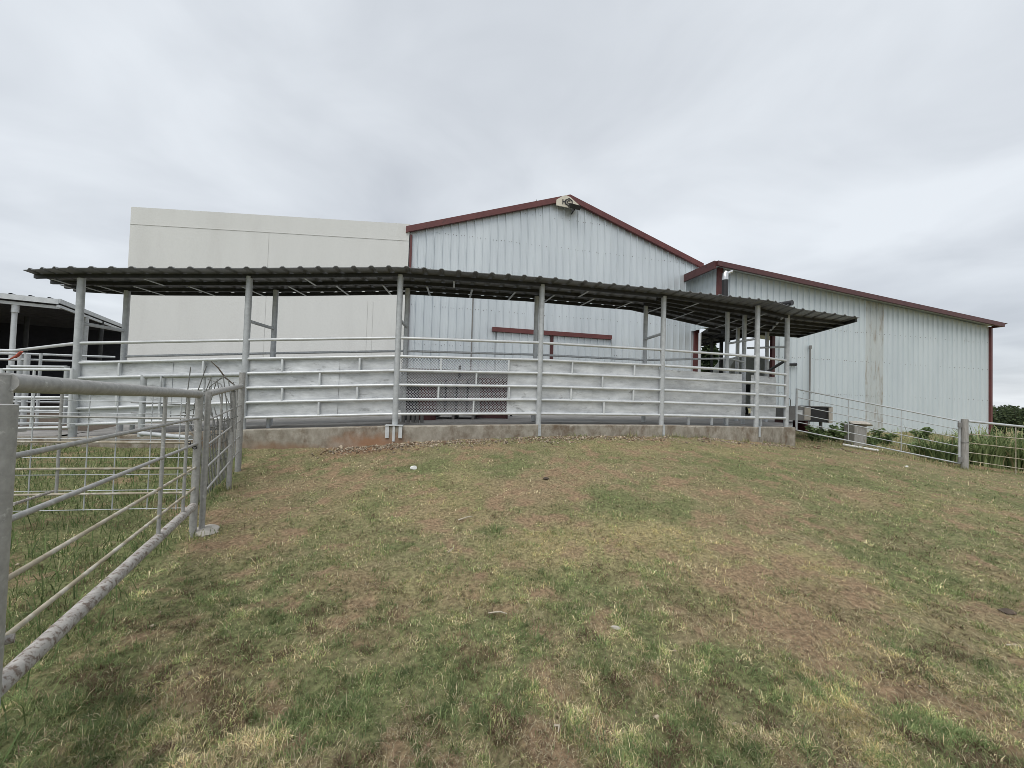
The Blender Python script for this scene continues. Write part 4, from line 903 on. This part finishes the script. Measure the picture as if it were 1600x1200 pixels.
q=P(1108,600,34.); tree(Vector((q.x,q.y,gz(q.x,q.y))),7.4,3.6,'dark evergreen tree seen through the passage between the barns',True,5200,.42,name='evergreen_tree')
tx_=[(1535,62),(1556,58),(1570,63),(1586,57),(1600,61),(1618,58),(1640,62),(1666,58),(1700,62)]
nm=['partly hidden behind the barn corner','nearest to the barn corner','second from the barn corner','in the middle of the visible row','cut by the right picture edge','just beyond the right edge','second beyond the right edge','third beyond the right edge','last beyond the right edge']
for (px,D),t_ in zip(tx_,nm):
    q=P(px,650,D); b0=Vector((q.x,q.y,gz(q.x,q.y)-.3)); topz=P(px,641+random.uniform(-3,3),D).z
    tree(b0,max(3.,(topz-b0.z)*random.uniform(.92,1.25)),random.uniform(1.8,3.2),'dark round tree of the far right tree line, '+t_,False,1500,.42,((.03,.045,.025),(.10,.13,.06)),'trees of the far right tree line')

# ------------------------------------------------------------------ bits behind the expanded metal and beyond
for k,px in enumerate((630,638,645.5,652,659)):
    q=P(px,657,9.15); q.z=floor_z(q.x)-.01
    tag(MB().tube([q,q+u*(.19+.02*(k%3))],.042,12).build('pipe_stub','cab'),['short grey pipe stub closest to the bracketed post','second short pipe stub from the bracketed post','middle one of the five short pipe stubs','second short pipe stub from the wooden pallet end','short pipe stub nearest to the pallet end'][k],'pipe','pipe stubs under the mesh panel')
pa=P(674,652,10.4); pb=P(742,653,10.5); pal=empty('pallet',((pa+pb)/2).xy.to_3d()+u*floor_z(0),'low grey pallet seen below the mesh panel','pallet')
w=(pb-pa).length; c=(pa+pb)/2; c.z=floor_z(c.x)
for s in(-.46,0,.46): MB().box(c+Vector((w*s,.4,.05)),(.07,.9,.09)).build('bearer','cab',pal)
for k in range(5): MB().box(c+Vector((0,.08+.17*k,.115)),(w,.12,.025)).build('board','cab',pal)
for px,py0,D,wd_,hh,mm_,lb in((722,560,10.7,1.25,.98,'black','dark box stacked on the pallet behind the mesh panel'),):
    q=c+Vector((.05,.45,.13)); o=empty('storage_crate',q,lb,'crate'); MB().box(q+u*(hh/2),(wd_,.6,hh)).build('body','cab',o)
    for s in(-.3,0,.3): MB().box(q+Vector((s,-.31,hh/2)),(.06,.02,hh*.9)).build('batten','black',o)
q=P(665,640,10.2); q.z=floor_z(q.x); o=empty('red_drum',q,'faded red drum behind the left half of the mesh panel','drum')
MB().tube([q,q+u*.30,q+u*.32,q+u*.34,q+u*.6,q+u*.62,q+u*.64,q+u*.9],[.28,.28,.295,.28,.28,.295,.28,.28],18).build('body','maroon',o); MB().tube([q+u*.9,q+u*.915],.27,18).build('lid','dkred',o)
q=P(640,640,9.9); q.z=floor_z(q.x); o=empty('shade_bin',q,'added dark grey bin standing for shade behind the left mesh end','bin'); MB().prism([q+Vector((-.16,0,0)),q+Vector((.16,0,0)),q+Vector((.22,0,.95)),q+Vector((-.22,0,.95))],Vector((0,.5,0))).build('body','purlin',o); MB().box(q+Vector((0,.25,.97)),(.50,.56,.04)).build('lid','cab',o)  # invented box, put in to darken the background as roof shade would
q=P(768,640,10.9); q.z=floor_z(q.x); o=empty('leaning_board',q,'dark red steel panel leaning behind the right half of the mesh','panel')
MB().box(q+u*.56,(.85,.05,1.12)).build('sheet','maroon',o); 
for s in(-.44,.44): MB().box(q+Vector((s,-.03,.56)),(.05,.06,1.16)).build('frame','dkred',o)
pa=P(634,600,11.6); pb=P(800,600,11.9); z_=floor_z(0)
o=empty('shade_divider',Vector((pa.x,pa.y,z_)),'added dull grey divider standing for shade behind the mesh panel clutter','divider')
MB().beam(Vector((pa.x,pa.y,z_+.72)),Vector((pb.x,pb.y,z_+.72)),.04,1.30).build('board','cab',o)  # added backing, its grey replaces the shade under the alley roof
for f in (0,.5,1): q=pa.lerp(pb,f); MB().box((q.x,q.y-.05,z_+.75),(.07,.06,1.5)).build('upright','purlin',o)
# white trailer parked beyond the passage
q=P(1150,570,21.); q.z=floor_z(11)-.1; tr=empty('white_trailer',q,'white trailer glimpsed beyond the passage posts','trailer')
tz_=P(1145,557,21.).z
MB().prism([q+Vector((-.3,0,.5)),q+Vector((2.2,0,.5)),q+Vector((2.2,0,tz_-q.z-.5)),q+Vector((1.6,0,tz_-q.z)),q+Vector((.1,0,tz_-q.z)),q+Vector((-.3,0,tz_-q.z-.5))],Vector((0,1.8,0))).build('body','whiteb',tr)
MB().box(q+Vector((.9,-.01,1.55)),(1.2,.03,.5)).build('window','glass',tr)
for sx in(.4,1.5):
    wc=q+Vector((sx,-.02,.32)); wh=MB().tube([wc,wc+Vector((0,.22,0))],.32,18).build('wheel','rubber',tr); MB().tube([wc-Vector((0,.02,0)),wc+Vector((0,.02,0))],.17,14).build('rim','chrome',wh)

# ------------------------------------------------------------------ sky and light
SUN_EL,SUN_AZ=R(58),R(205)      # azimuth clockwise from +Y: behind the camera, a little left
W=bpy.data.worlds.new('World'); S.world=W; W.use_nodes=True; n=W.node_tree.nodes; l=W.node_tree.links
bg=n['Background']; bg.inputs['Strength'].default_value=.1
sk=n.new('ShaderNodeTexSky'); sk.sky_type='NISHITA'; sk.sun_disc=False; sk.sun_elevation=SUN_EL; sk.sun_rotation=SUN_AZ
tc=n.new('ShaderNodeTexCoord'); sx=n.new('ShaderNodeSeparateXYZ'); l.new(tc.outputs['Generated'],sx.inputs[0])
def math_(op,a,b_=None,clamp=False):
    m=n.new('ShaderNodeMath'); m.operation=op; m.use_clamp=clamp
    for i,v in enumerate((a,b_)):
        if v is None: continue
        if isinstance(v,(int,float)): m.inputs[i].default_value=v
        else: l.new(v,m.inputs[i])
    return m.outputs[0]
zz=math_('ADD',math_('MAXIMUM',sx.outputs['Z'],0.),.16)
cv=n.new('ShaderNodeCombineXYZ'); l.new(math_('DIVIDE',sx.outputs['X'],zz),cv.inputs[0]); l.new(math_('DIVIDE',sx.outputs['Y'],zz),cv.inputs[1])
def cloud(scale,off,detail,dist):
    mp=n.new('ShaderNodeMapping'); mp.inputs['Location'].default_value=off; l.new(cv.outputs[0],mp.inputs['Vector'])
    t=n.new('ShaderNodeTexNoise'); t.inputs['Scale'].default_value=scale; t.inputs['Detail'].default_value=detail; t.inputs['Roughness'].default_value=.5; t.inputs['Distortion'].default_value=dist
    l.new(mp.outputs[0],t.inputs['Vector']); return t.outputs['Fac']
c1=cloud(.55,(1.7,4.2,0),5,.3); c2=cloud(1.7,(7.3,2.1,3),7,.5)
f=math_('ADD',math_('MULTIPLY',c1,.62),math_('MULTIPLY',c2,.38))
cr=n.new('ShaderNodeValToRGB'); l.new(f,cr.inputs['Fac'])
el=cr.color_ramp.elements; el[0].position=.36; el[0].color=(3.95,4.2,4.55,1); el[1].position=.62; el[1].color=(5.8,6.1,6.42,1)
mx=n.new('ShaderNodeMix'); mx.data_type='RGBA'; mx.inputs['Factor'].default_value=.93; l.new(sk.outputs[0],mx.inputs['A']); l.new(cr.outputs[0],mx.inputs['B'])
l.new(mx.outputs['Result'],bg.inputs['Color'])
ld_=bpy.data.lights.new('sun','SUN'); ld_.energy=1.5; ld_.angle=R(45); ld_.color=(1,.97,.93); so=bpy.data.objects.new('sun',ld_); COL.objects.link(so)
sd=Vector((math.sin(SUN_AZ)*math.cos(SUN_EL),math.cos(SUN_AZ)*math.cos(SUN_EL),math.sin(SUN_EL)))
so.rotation_euler=(-sd).to_track_quat('-Z','Y').to_euler(); so.location=sd*50
S.view_settings.view_transform='Standard'; S.view_settings.look='None'; S.view_settings.gamma=1; S.view_settings.exposure=.55
S.cycles.max_bounces=6; S.cycles.diffuse_bounces=5; S.cycles.glossy_bounces=3
S.cycles.filter_width=.8
